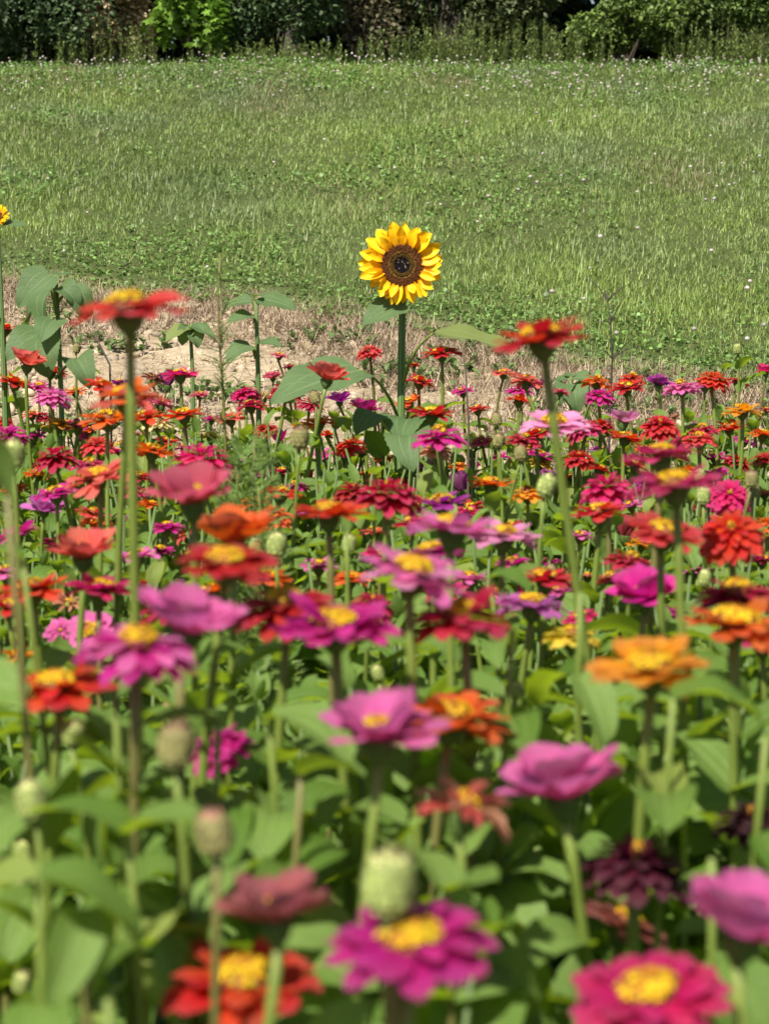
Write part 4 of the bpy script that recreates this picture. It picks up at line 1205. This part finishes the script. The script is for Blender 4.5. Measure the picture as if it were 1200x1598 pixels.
def sunflower_head(root, loc, rot, D, seed, name='flower_head', npet=30):
    r = random.Random(seed)
    R0 = D / 2; rd = R0 * .505
    mb = MB()
    V, Q, T, U = lathe([(.007, -R0 * .42), (rd * .5, -R0 * .34), (rd * .98, -R0 * .14), (rd * 1.02, 0), (rd * .9, rd * .10), (rd * .55, rd * .10), (rd * .3, rd * .05), (.0005, rd * .04)], 28)
    mb.add(V, Q, T, col=(.05, .02, .008))
    # back of the head green
    V, Q, T, U = lathe([(.0075, -R0 * .43), (rd * .52, -R0 * .35), (rd * 1.0, -R0 * .15), (rd * 1.04, -.002)], 28)
    mb.add(V, Q, T, col=(.10, .16, .04))
    pos, az, pi, S_, C_ = [], [], [], [], []
    n_ = 1700
    for i in range(n_):
        q = math.sqrt((i + .5) / n_); g = i * 2.39996
        q += r.gauss(0, .008)
        if q < .38: c = (.012, .008, .012); s = .026; h = .05 + .03 * r.random()
        elif q < .60: c = (.13, .07, .014); s = .024; h = .075 + .06 * math.sin((q - .38) / .22 * math.pi)
        elif q < .64: c = (.22, .13, .02); s = .034; h = .14
        else: c = (.115, .038, .009) if r.random() < .85 else (.13, .045, .01); s = .034; h = .12 + .04 * r.random()
        if q > .95: h -= .03
        if q < .30 and r.random() < .035: c = (.30, .22, .17); s = .03; h = .11
        k = r.uniform(.7, 1.35)
        pos.append((q * rd * math.cos(g), q * rd * math.sin(g), rd * h)); az.append(g); pi.append(r.gauss(0, .3)); S_.append(rd * s * r.uniform(.8, 1.25)); C_.append(tuple(x * k for x in c))
    flo = lathe([(.9, -1.2), (1, .2), (.6, 1.1), (.05, 1.5)], 5)
    scatter(mb, flo, mats(np.array(pos), np.array(az), np.array(pi), scale=np.array(S_)), np.array(C_))
    head = link(name, mb.mesh(name), M['vmisc'], root, loc, rot)
    # pointed green bracts behind
    br = MB()
    pb = blade_surf(1.0, lambda v: .17 * (1 - v) ** .7 + .004, 2, 5, R(0), R(-25), .2)
    nb = 18
    scatter(br, pb, mats(np.array([(math.cos(i / nb * 6.283) * rd * .95, math.sin(i / nb * 6.283) * rd * .95, -R0 * .1 - .002 * (i % 3)) for i in range(nb)]), np.array([i / nb * 6.283 - math.pi / 2 + r.gauss(0, .1) for i in range(nb)]),
                         np.array([R(r.uniform(-20, 5)) for i in range(nb)]), scale=np.array([R0 * r.uniform(.36, .5) for i in range(nb)])), np.tile([(.09, .15, .04)], (nb, 1)))
    link('bracts', br.mesh('bracts'), M['vfoliage'], head)
    PS = []
    for i in range(7):
        W = r.uniform(.44, .58)
        def wf(v, W=W, pk=r.uniform(.42, .55)):
            if v < pk: return W / 2 * (.45 + .55 * math.sin(v / pk * math.pi / 2))
            return W / 2 * max(.04, math.cos((v - pk) / (1 - pk) * math.pi / 2) ** .78)
        t_ = blade_surf(1.0, wf, 4, 9, R(r.uniform(-6, 14)), R(r.uniform(-30, 38)), r.uniform(-.1, .35), .02, r.uniform(0, 6), chan=r.uniform(.1, .6), twist=r.uniform(-.5, .5))
        PS.append(mesh_np('petal', t_[0], t_[1], uvp=t_[3])); PS[-1].materials.append(M['sunpetal'])
    for row, (n, el, z) in enumerate([(npet // 2 + 5, 3, -.03), (npet // 2 + 3, 12, .02), (9, 24, .045)]):
        for i in range(n):
            a = 2 * math.pi * (i + r.uniform(-.22, .22)) / n + row * .1
            low = math.sin(a) < -.55            # the petals on the under side are shorter and bunched
            L = R0 * (.55 if row < 2 else .46) * r.uniform(.92, 1.18) * (.84 if low else 1)
            link('petal', PS[r.randrange(7)], None, head, (math.cos(a) * rd * .93, math.sin(a) * rd * .93, R0 * z + r.uniform(-.002, .002)),
                 (R(el + r.gauss(0, 10) + (14 if low and r.random() < .3 else 0)), R(r.gauss(0, 12)), a - math.pi / 2 + r.gauss(0, .06)), L)
    return head

# the sunflower that stands above the bed
ds = 4.4
hp = at(627, 412, ds)
gx0, gy0 = hp.x - .005, hp.y + .05
g = Vector((gx0, gy0, float(gz(gx0, gy0))))
sf = empty('sunflower', g)
tag(sf, 'tall open sunflower with a dark centre standing alone above the zinnias', 'sunflower', 'sunflowers in the bed')
def L_(px, py, d): return at(px, py, d) - g
head_loc = L_(627, 414, ds - .02)
sunflower_head(sf, head_loc, (R(84), R(2), R(4)), .180, 4)
st = bez((0, 0, 0), L_(626, 600, ds + .05), L_(628, 478, ds + .07), 12) + [L_(628, 448, ds + .055), L_(627, 428, ds + .03)]
V, Q, T, U = tube(st, [.0098 - .0018 * min(1, k / 12) for k in range(len(st) - 2)] + [.0078, .009], 16)
mb = MB(); mb.add(V, Q, T, uvp=U)
link('stem', mb.mesh('stem'), M['sunstem'], sf)
def leafpix(root, gl, b, tp, db, dt_, L, k, roll=0, stem=None, arch=None):
    B, Tp = at(*b, db) - gl, at(*tp, dt_) - gl
    pet = None
    if stem is not None:
        S = at(*stem[:2], stem[2]) - gl
        A = at(*arch[:2], arch[2]) - gl if arch else (S + B) / 2 + Vector((0, 0, .01))
        pet = bez(S, A, B, 7)
    return sun_leaf(root, B, Tp, L, k, roll, pet)
leafpix(sf, g, (628, 474), (556, 492), ds - .0, ds - .08, .125, 2, R(-28), (627, 488, ds + .06))
leafpix(sf, g, (676, 520), (800, 532), ds - .04, ds - .10, .225, 4, R(4), (630, 596, ds + .04), (640, 545, ds))
leafpix(sf, g, (560, 578), (405, 612), ds - .15, ds - .30, .255, 4, R(-12), (622, 655, ds + .03), (600, 588, ds - .05))
leafpix(sf, g, (640, 655), (600, 672), ds - .05, ds - .35, .15, 0, R(0), (626, 690, ds + .03))
leafpix(sf, g, (590, 645), (520, 672), ds - .1, ds - .3, .12, 2, R(-10), (626, 700, ds + .03))
leafpix(sf, g, (660, 650), (720, 668), ds - .05, ds - .25, .14, 2, R(20), (626, 705, ds + .03))
leafpix(sf, g, (640, 680), (632, 712), ds - .15, ds - .35, .14, 1, R(10), (626, 720, ds + .03))

# flowerless plants and the yellow head at the photo edge
def leafy_sunflower(px, py, d, label, leaves, headspec=None, top=(0, 0)):
    p = at(px, py, d)
    g = Vector((p.x, p.y, float(gz(p.x, p.y))))
    root = empty('sunflower', g)
    tag(root, label, 'sunflower', 'sunflowers in the bed')
    tp = p - g
    V, Q, T, U = tube(bez((0, 0, 0), (tp.x + .01, 0, tp.z * .5), tp, 8), [.0085 - .004 * k / 8 for k in range(9)], 10)
    mb = MB(); mb.add(V, Q, T, uvp=U)
    link('stem', mb.mesh('stem'), M['sunstem'], root)
    for (b, t_, db, dt_, L, k, roll, stm) in leaves:
        leafpix(root, g, b, t_, d + db, d + dt_, L, k, R(roll), (stm[0], stm[1], d) if stm else None)
    if headspec:
        sunflower_head(root, tp, tuple(R(a) for a in headspec[0]), headspec[1], headspec[2])
    return root, g
leafy_sunflower(88, 440, 4.5, 'sunflower plant without a bloom, its large leaves drooping over the dry soil', [
    ((80, 428), (30, 462), 0, -.05, .125, 0, -35, (89, 470)), ((92, 450), (130, 470), 0, -.05, .09, 3, 25, (89, 480)),
    ((80, 452), (48, 500), -.05, -.1, .11, 1, 15, (89, 490)), ((112, 452), (146, 500), 0, -.03, .10, 3, 40, (89, 475)),
    ((64, 520), (10, 545), -.05, -.12, .12, 0, -25, (88, 545)), ((86, 500), (60, 520), -.1, -.2, .10, 0, -10, (88, 540)),
    ((70, 530), (66, 580), -.12, -.2, .11, 1, 10, (88, 550)), ((60, 480), (15, 540), 0, .05, .12, 1, -40, (88, 530)),
    ((95, 430), (100, 405), 0, .1, .06, 2, 0, None), ((120, 560), (145, 600), -.1, -.2, .11, 3, 20, (88, 590))])
leafy_sunflower(399, 468, 4.8, 'slim sunflower plant without a bloom beyond the feathery weed, leaves held level', [
    ((405, 466), (480, 478), 0, -.05, .115, 4, 20, (399, 480)), ((393, 470), (345, 468), 0, .0, .08, 2, -25, (399, 485)),
    ((394, 492), (345, 492), 0, -.05, .08, 2, -20, (399, 505)), ((404, 535), (440, 528), 0, -.05, .08, 2, 15, (399, 548)),
    ((392, 540), (350, 552), 0, -.05, .09, 0, -20, (399, 560)), ((400, 463), (408, 452), 0, -.04, .04, 2, 0, None)])
leafy_sunflower(297, 508, 5.6, 'small young sunflower plant growing alone on the pale dry soil', [
    ((295, 510), (230, 528), 0, -.1, .10, 2, -10, (297, 515)), ((300, 508), (350, 520), 0, -.05, .09, 2, 15, (297, 514)),
    ((298, 512), (325, 548), 0, -.1, .08, 1, 10, (297, 520)), ((297, 512), (262, 552), 0, -.1, .07, 1, -20, (297, 522)),
    ((297, 508), (292, 497), 0, .1, .08, 2, 0, None)])
leafy_sunflower(-4, 340, 4.5, 'sunflower with a half seen yellow bloom at the photo edge above its round leaf', [
    ((-2, 352), (44, 346), 0, -.03, .085, 4, 12, (-4, 366)), ((-4, 480), (-60, 500), 0, .0, .13, 0, 0, (-2, 500))], ((48, 0, -25), .062, 9))
leafy_sunflower(890, 592, 5.2, 'leafy young sunflower without a bloom at the far rim of the bed', [
    ((892, 590), (940, 584), 0, -.03, .095, 2, 20, (890, 600)), ((888, 590), (850, 588), 0, .05, .08, 2, -20, (890, 600)),
    ((892, 600), (904, 640), -.02, -.1, .10, 1, 10, (890, 608)), ((886, 602), (860, 632), 0, -.1, .09, 3, -10, (890, 612)), ((890, 588), (884, 570), 0, .1, .05, 2, 0, None)])

# ------------------------------------------------------------------ feathery weeds, dead stalks, leafy shoots
def feather(px, py, d, h0, label, dens, ln, seed, stemr=.0035, cat='weed'):
    r = random.Random(seed)
    p = at(px, py, d); g = Vector((p.x, p.y, float(gz(p.x, p.y))))
    root = empty('feathery_weed', g); tag(root, label, cat)
    H = p.z - g.z
    pts = [(r.gauss(0, .004), r.gauss(0, .004), H * k / 10) for k in range(11)]
    V, Q, T, U = tube(pts, [stemr * (1 - .8 * k / 10) + .0005 for k in range(11)], 7)
    mb = MB(); mb.add(V, Q, T, uvp=U); link('stem', mb.mesh('stem'), M['stem'], root)
    mb = MB()
    for k in range(dens):
        f = h0 + (1 - h0) * r.random() ** .8
        z = H * f; a = r.uniform(0, 6.28); L = ln * (1.15 - .75 * (f - h0) / (1 - h0)) * r.uniform(.6, 1.1)
        e = R(r.uniform(15, 60))
        dirv = Vector((math.cos(a) * math.cos(e), math.sin(a) * math.cos(e), math.sin(e)))
        B = Vector((0, 0, z)); E2 = B + dirv * L + Vector((0, 0, -L * .18)); Mi = B + dirv * L * .55
        V, Q, T, U = tube(bez(B, Mi, E2, 4), [.0011, .0009, .0008, .0006, .0004], 3, False)
        mb.add(V, Q, T, (.20, .30, .07), U)
        for q in range(int(L / .007)):
            t2 = (q + 1) / (L / .007 + 1)
            c = Vector(bez(B, Mi, E2, 20)[min(20, int(t2 * 20))])
            for s in (-1, 1):
                aa = a + s * r.uniform(.5, 1.0); l2 = L * .28 * (1 - .5 * t2) * r.uniform(.7, 1.2)
                e3 = c + Vector((math.cos(aa), math.sin(aa), r.uniform(.1, .6))) * l2
                V = np.array([c, c + Vector((0, 0, .0011)), e3, c + Vector((math.sin(aa) * .001, -math.cos(aa) * .001, 0))])
                mb.add(V, None, [(0, 1, 2), (0, 2, 3)], (.19 * r.uniform(.8, 1.3), .31 * r.uniform(.8, 1.2), .06))
    link('foliage', mb.mesh('foliage'), M['vfoliage'], root)
feather(345, 395, 3.9, .12, 'tall thin feathery weed on a bright green stem rising from the bed to the lawn', 120, .085, 3, .0048)
feather(395, 690, 2.9, .25, 'bushy feathery green weed tuft below the lemon zinnia', 190, .12, 6)
feather(375, 715, 2.75, .3, 'second feathery tuft, shorter, right before the bushy one', 150, .11, 8)
feather(350, 745, 3.1, .3, 'low feathery tuft between the hot pink double and the bushy tuft', 130, .10, 12)
feather(410, 760, 2.6, .4, 'feathery tuft nearest the red orange zinnias, with drooping threads', 130, .10, 14)

def bare_stalk(pxs, d, label, rad, col, forks=4, seed=1, name='dry_stalk', leaves=0):
    r = random.Random(seed)
    P0 = [at(a, b, d) for a, b in pxs]
    g = Vector((P0[-1].x, P0[-1].y, float(gz(P0[-1].x, P0[-1].y))))
    mb = MB()
    pts = [g - g] + [q - g for q in reversed(P0)]
    V, Q, T, U = tube(pts, [rad * (1 - .6 * k / (len(pts) - 1)) for k in range(len(pts))], 6)
    mb.add(V, Q, T, col, U)
    for k in range(forks):
        q = pts[r.randrange(1, len(pts))]; e = q + Vector((r.uniform(-.07, .07), r.uniform(-.04, .04), r.uniform(.0, .08)))
        V, Q, T, U = tube([q, (q + e) / 2 + Vector((0, 0, .008)), e], [rad * .5, rad * .4, rad * .2], 5); mb.add(V, Q, T, col, U)
    o = link(name, mb.mesh(name), M['vdry'], None, g)
    tag(o, label, 'stalk')
bare_stalk([(948, 470), (952, 505), (955, 560), (951, 640)], 5.2, 'dark branching dead stalk standing against the stubble at the far rim', .0035, (.07, .055, .045), 14, 2)
bare_stalk([(919, 480), (920, 560), (918, 640)], 5.2, 'single straight dead stalk beside the dark branching one', .002, (.09, .07, .055), 2, 4)
bare_stalk([(720, 532), (727, 590), (731, 660)], 4.2, 'thin straight brown stalk below the long sunflower leaf', .003, (.13, .10, .07), 0, 5)
bare_stalk([(148, 520), (160, 545), (172, 570)], 4.7, 'short bent dead stalk beside the drooping sunflower leaves', .003, (.10, .08, .06), 2, 6)
bare_stalk([(8, 395), (40, 440), (75, 500), (95, 560)], 4.6, 'long curved dead twig arching over the drooping sunflower leaves', .0022, (.14, .11, .08), 3, 7)

def shoot(px, py, d, L, az, label, seed, pitch=25, pairs=4, tone=0):
    r = random.Random(seed)
    p = at(px, py, d); g = Vector((p.x + r.gauss(0, .02), p.y + .02, 0)); g.z = float(gz(g.x, g.y))
    root = empty('leafy_shoot', g); tag(root, label, 'leafy shoot')
    tp = p - g
    V, Q, T, U = tube(bez((0, 0, 0), (tp.x * .3, tp.y * .3, tp.z * .6), tp, 9), [.0036 - .0012 * k / 9 for k in range(10)], 8)
    mb = MB(); mb.add(V, Q, T, uvp=U); link('stem', mb.mesh('stem'), M['stem'], root)
    kept = 0
    for k in range(pairs):
        f = 1 - k * .07 / max(.1, tp.z)
        if f < .1: break
        q = Vector((tp.x * f ** 1.5, tp.y * f ** 1.5, tp.z * f))
        for s in (0, 1):
            l_ = L * .68 * r.uniform(.8, 1.15) * (1 if k else .9)
            o_ = link('leaf', ZLM[r.randrange(9)], None, root, q, (R(pitch - 10 * k + r.gauss(0, 6)), R(r.gauss(0, 8)), R(az) + s * math.pi + (k % 2) * 1.57 + r.gauss(0, .15)), l_)
            if hides_leaf(o_, root, l_): bpy.data.objects.remove(o_)
            else: kept += 1
    if kept < 5 and seed not in (1, 2, 4, 6, 7):
        for o_ in list(root.children): bpy.data.objects.remove(o_)
        bpy.data.objects.remove(root)
for a in [
    (12, 775, 1.25, .15, 100, 'pale blurred leafy shoot with a huge leaf by the photo edge', 1, 35),
    (35, 870, 1.5, .09, 80, 'leafy shoot whose broad pale leaves spread before the salmon zinnia', 2, 5),
    (1150, 885, 1.35, .095, -75, 'leafy shoot with an upturned leaf in front of the shaggy orange red zinnia', 3, 30),
    (905, 925, 1.6, .11, 120, 'leafy shoot with a broad slanting leaf above the lemon yellow zinnia', 4, -20),
    (800, 985, 1.5, .10, 95, 'leafy shoot with a wide pale leaf between the crimson pink and lemon zinnias', 5, 5),
    (540, 830, 2.2, .085, 60, 'green leafy fork with pointed leaves under the crimson double zinnia', 6, 45),
    (585, 740, 2.9, .10, 30, 'leafy shoot with a heart like leaf before the red orange double zinnia', 7, 10),
    (180, 1080, 1.3, .085, 20, 'leafy shoot with a long hanging leaf under the layered magenta pink zinnia', 8, -35),
    (1050, 1090, 1.3, .11, 85, 'leafy shoot with one very broad pale leaf behind the golden orange zinnia stem', 9, 10),
    (1195, 1150, 1.3, .11, 130, 'leafy shoot with a long slanting leaf near the photo edge', 11, -35),
    (470, 1210, 1.3, .10, 60, 'leafy shoot with deep green leaves under the wide vivid magenta zinnia', 12, 15),
    (60, 1370, .98, .11, 95, 'leafy shoot with a broad olive leaf low by the photo edge', 13, -20),
    (200, 1300, 1.1, .10, 75, 'leafy shoot with a forked pair of leaves on the layered magenta zinnia side', 14, 15),
    (130, 1420, 1.0, .11, 10, 'leafy shoot with two hanging pale leaves at the bottom of the bed', 15, -45),
    (170, 1560, .92, .12, 80, 'lowest leafy shoot, blurred, filling the bottom of the photo', 16, 5),
    (700, 1390, 1.15, .09, 40, 'leafy shoot with pointed leaves behind the pale green bud', 18, 20),
    (340, 1120, 1.35, .10, 100, 'leafy shoot with a dark shading leaf over the vivid magenta zinnia', 19, 0),
    (420, 1120, 1.35, .11, 85, 'leafy shoot with a pale cut leaf beside a dark crimson stem', 20, 0),
    (1110, 1340, 1.15, .10, 100, 'leafy shoot over the dark wine purple zinnia', 21, 5),
    (640, 1010, 1.75, .10, 80, 'leafy shoot with grey green leaves behind the magenta and crimson zinnias', 22, -5),
    (765, 900, 2.0, .085, 70, 'leafy shoot with a rounded leaf under the light pink flat zinnia', 23, 0),
    (1190, 740, 2.6, .08, 80, 'leafy shoot beside the dried brownish bud', 24, 15),
]: shoot(*a)

# ------------------------------------------------------------------ edge of the woods
def leafcloud(mb, blobs, n, s, col, r_, flat=.4, tmpl=None, cvar=.35, shell=.5):
    """blobs: (x,y,z,rx,ry,rz)"""
    W = np.array([b[3] * b[4] * b[5] for b in blobs]) ** (2 / 3); W /= W.sum()
    idx = NP.choice(len(blobs), n, p=W); B = np.array(blobs)[idx]
    d = NP.normal(0, 1, (n, 3)); d /= np.linalg.norm(d, axis=1)[:, None]
    rad = 1 - shell * NP.random(n) ** 1.6
    # clumps: quantise directions so leaves bunch into tufts
    rad *= .78 + .38 * noise2(d[:, 0] * 3 + idx * 3.1, d[:, 2] * 3 + d[:, 1] * 2, 1.6, 77)
    pos = B[:, :3] + d * B[:, 3:6] * rad[:, None]
    c = np.asarray(col)[None] * NP.uniform(1 - cvar, 1 + cvar, (n, 1))
    scatter(mb, tmpl, mats(pos, NP.uniform(0, 6.28, n), NP.normal(-.2, .6, n), NP.normal(0, .6, n), s * NP.uniform(.6, 1.3, n)), c)
lt = blade_surf(1.0, lambda v: .30 * max(.03, math.sin(math.pi * min(.98, v * .9 + .08)) ** .7), 2, 3, R(15), R(-40), .3)
Vl = np.array([(0, 0, 0), (.22, .12, .03), (.5, .3, -.03), (.26, .5, .05), (.42, .85, -.02), (.1, .78, .04), (0, 1.12, -.05), (-.1, .78, .04), (-.42, .85, -.02), (-.26, .5, .05), (-.5, .3, -.03), (-.22, .12, .03)])
lobed = (Vl, np.zeros((0, 4), int), np.array([(0, 1, 3), (1, 2, 3), (0, 3, 9), (3, 4, 5), (3, 5, 9), (5, 7, 9), (5, 6, 7), (7, 8, 9), (0, 9, 11), (9, 10, 11)]), Vl[:, :2])
def bush(px, d, w, h, col, s, n, label, seed, name='shrub', cat='shrub', tmpl=None, lobes=6, twigs=8, dz=0, cvar=.35, group='shrubs along the edge of the woods'):
    r = random.Random(seed)
    p = at(px, 60, d); g = Vector((p.x, p.y, float(gz(p.x, p.y))))
    root = empty(name, g); tag(root, label, cat, group)
    bl = []
    for k in range(lobes):
        f = (k + .5) / lobes
        bl.append((r.uniform(-.32, .32) * w, r.uniform(-.25, .25) * w, h * (.25 + .55 * r.random()), w * r.uniform(.2, .32), w * r.uniform(.2, .3), h * r.uniform(.16, .27)))
    mb = MB(); leafcloud(mb, bl, n, s, col, r, tmpl=tmpl or lt, cvar=cvar)
    link('foliage', mb.mesh('foliage'), M['vfoliage'], root)
    mb = MB()
    for k in range(twigs):
        b = bl[k % len(bl)]
        V, Q, T, U = tube(bez((r.gauss(0, .04), r.gauss(0, .04), -.05), (b[0] * .3, b[1] * .3, b[2] * .6), (b[0], b[1], b[2] + b[5] * .6), 6), [.011 * (1 - .8 * q / 6) for q in range(7)], 6)
        mb.add(V, Q, T, (.08, .06, .045), U)
    link('stems', mb.mesh('stems'), M['bark'], root)
    return root
bush(60, 17.2, 1.5, 1.6, (.085, .135, .055), .055, 9000, 'dull dark green shrub at the photo edge beside the brown tangle', 1)
bush(165, 16.9, .8, 1.35, (.62, .47, .28), .045, 9000, 'brown tangle of dying vines on a shrub beside the bright sapling', 2, lobes=7)
bush(425, 17.3, 1.3, 1.35, (.10, .16, .06), .045, 10000, 'grey green small leaved shrub next to the bright sapling', 4)
bush(560, 17.6, 1.0, 1.5, (.15, .13, .07), .05, 2500, 'sparse brownish shrub with bare twigs showing', 5, twigs=24)
bush(690, 17.5, 1.5, 1.7, (.10, .135, .045), .05, 9000, 'dark olive shrub with weed spikes before it', 6)
bush(830, 17.5, 1.2, 1.35, (.12, .15, .055), .05, 6000, 'drooping olive shrub beside the black gap in the woods', 7)
bush(975, 16.9, .85, .72, (.15, .22, .045), .045, 5200, 'low yellow green bush with a few reddish leaves', 8, cvar=.5)
bush(1060, 17.0, .9, .95, (.12, .18, .04), .04, 7000, 'yellow green bush with tall shoots between two others', 9)
bush(1165, 16.9, 1.0, 1.05, (.12, .19, .04), .04, 9000, 'broad yellow green bush with layered branches at the photo edge', 10)
bush(300, 16.6, .66, .95, (.17, .30, .035), .085, 1500, 'bright lime green sapling with lobed leaves before the dark woods', 3, 'sapling', 'sapling', lobed, 9, 9, cvar=.25, group='young trees before the woods')

# tall weeds with plume like spikes along the lawn's upper edge
mb = MB()
N = 1100
wx = NP.uniform(-4.6, 4.6, N); wy = 16.25 + NP.random(N) * .7
for i in range(N):
    x, y = wx[i], wy[i]
    if float(noise2(x, y, 1.6, 71)) + NP.random() * .35 < .60: continue
    h = (.08 + .26 * float(noise2(x, y, .9, 67)) ** 1.5 + .14 * float(noise2(x, y, 1.7, 61))) * NP.uniform(.6, 1.25)
    z = float(gz(x, y)); n = 34
    f = NP.random(n); a = NP.uniform(0, 6.28, n)
    pos = np.stack([np.full(n, x) + NP.normal(0, .008, n), np.full(n, y) + NP.normal(0, .008, n), z + f * h], -1)
    c = np.array([.19, .25, .065]) * NP.uniform(.7, 1.3, (n, 1)) * (1 if i % 5 else .8)
    scatter(mb, tm[1], scale_blades(pos, a, .075 * (1.1 - .75 * f), np.full(n, .009), NP.uniform(.3, .9, n)), c)
    V, Q, T, U = tube([(x, y, z), (x, y, z + h)], [.003, .0015], 3, False); mb.add(V, Q, T, (.16, .16, .08), U)
N = 1500
x = NP.uniform(-4.6, 4.6, N); y = 16.0 + NP.random(N) * .7
scatter(mb, tm[2], scale_blades(np.stack([x, y, gz(x, y)], -1), NP.uniform(0, 6.3, N), NP.uniform(.10, .22, N), np.full(N, .007), NP.uniform(.1, .6, N)), np.array([.17, .24, .07])[None] * NP.uniform(.7, 1.3, (N, 1)))
tag(link('tall_weeds', mb.mesh('tall_weeds'), M['vgrass']), 'tall plume like weeds and rank grass along the upper edge of the lawn', 'weeds', kind='stuff')

# trees of the wood: their crowns shade the dark gaps
TR = [(-4.2, 19.1, 'dark tree of the wood behind the dull dark green shrub'), (-2.5, 19.8, 'dark tree behind the brown tangle of vines'), (-.9, 18.9, 'dark tree behind the bright sapling and grey green shrub'),
      (.6, 19.6, 'dark tree behind the sparse brownish shrub'), (2.1, 19.0, 'dark tree over the black gap in the woods'), (3.6, 19.7, 'dark tree behind the low yellow green bush'), (5.2, 19.1, 'dark tree behind the broad layered bush at the photo edge'), (-5.9, 21.4, 'outermost dark tree of the wood on the brown tangle side')]
for i, (x, y, lab) in enumerate(TR):
    r = random.Random(300 + i)
    g = Vector((x, y, float(gz(x, y))))
    root = empty('tree', g); tag(root, lab, 'tree', 'trees at the edge of the woods')
    mb = MB()
    V, Q, T, U = tube([(0, 0, -.2), (r.gauss(0, .04), 0, 1.4), (r.gauss(0, .1), r.gauss(0, .1), 3.2), (r.gauss(0, .2), 0, 5.2)], [.12, .10, .08, .03], 10); mb.add(V, Q, T, (.10, .085, .07), U)
    bl = []
    for k in range(13):
        a = r.uniform(0, 6.28); q = r.uniform(.3, 1.2); z = r.uniform(1.5, 5.6)
        bl.append((math.cos(a) * q, math.sin(a) * q, z, r.uniform(.55, .95), r.uniform(.55, .95), r.uniform(.4, .75)))
        V, Q, T, U = tube(bez((0, 0, max(.8, z - 1.0)), (math.cos(a) * q * .5, math.sin(a) * q * .5, z - .4), (math.cos(a) * q, math.sin(a) * q, z), 5), [.05, .042, .034, .026, .018, .01], 6); mb.add(V, Q, T, (.15, .12, .09), U)
    link('trunk', mb.mesh('trunk'), M['bark'], root)
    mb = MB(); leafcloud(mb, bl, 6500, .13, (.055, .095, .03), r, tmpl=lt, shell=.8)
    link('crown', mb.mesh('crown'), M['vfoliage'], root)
mb = MB()
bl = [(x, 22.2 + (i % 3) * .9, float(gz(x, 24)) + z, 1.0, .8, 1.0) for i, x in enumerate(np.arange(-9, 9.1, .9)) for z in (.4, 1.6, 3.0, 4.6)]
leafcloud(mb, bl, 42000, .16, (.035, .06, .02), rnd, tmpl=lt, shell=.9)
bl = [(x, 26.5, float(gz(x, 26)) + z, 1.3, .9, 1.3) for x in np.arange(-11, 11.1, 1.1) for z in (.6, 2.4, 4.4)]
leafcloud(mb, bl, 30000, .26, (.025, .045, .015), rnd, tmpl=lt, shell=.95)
tag(link('woodland', mb.mesh('woodland'), M['vfoliage']), 'deep shaded woodland mass behind the shrubs', 'woods', kind='stuff')
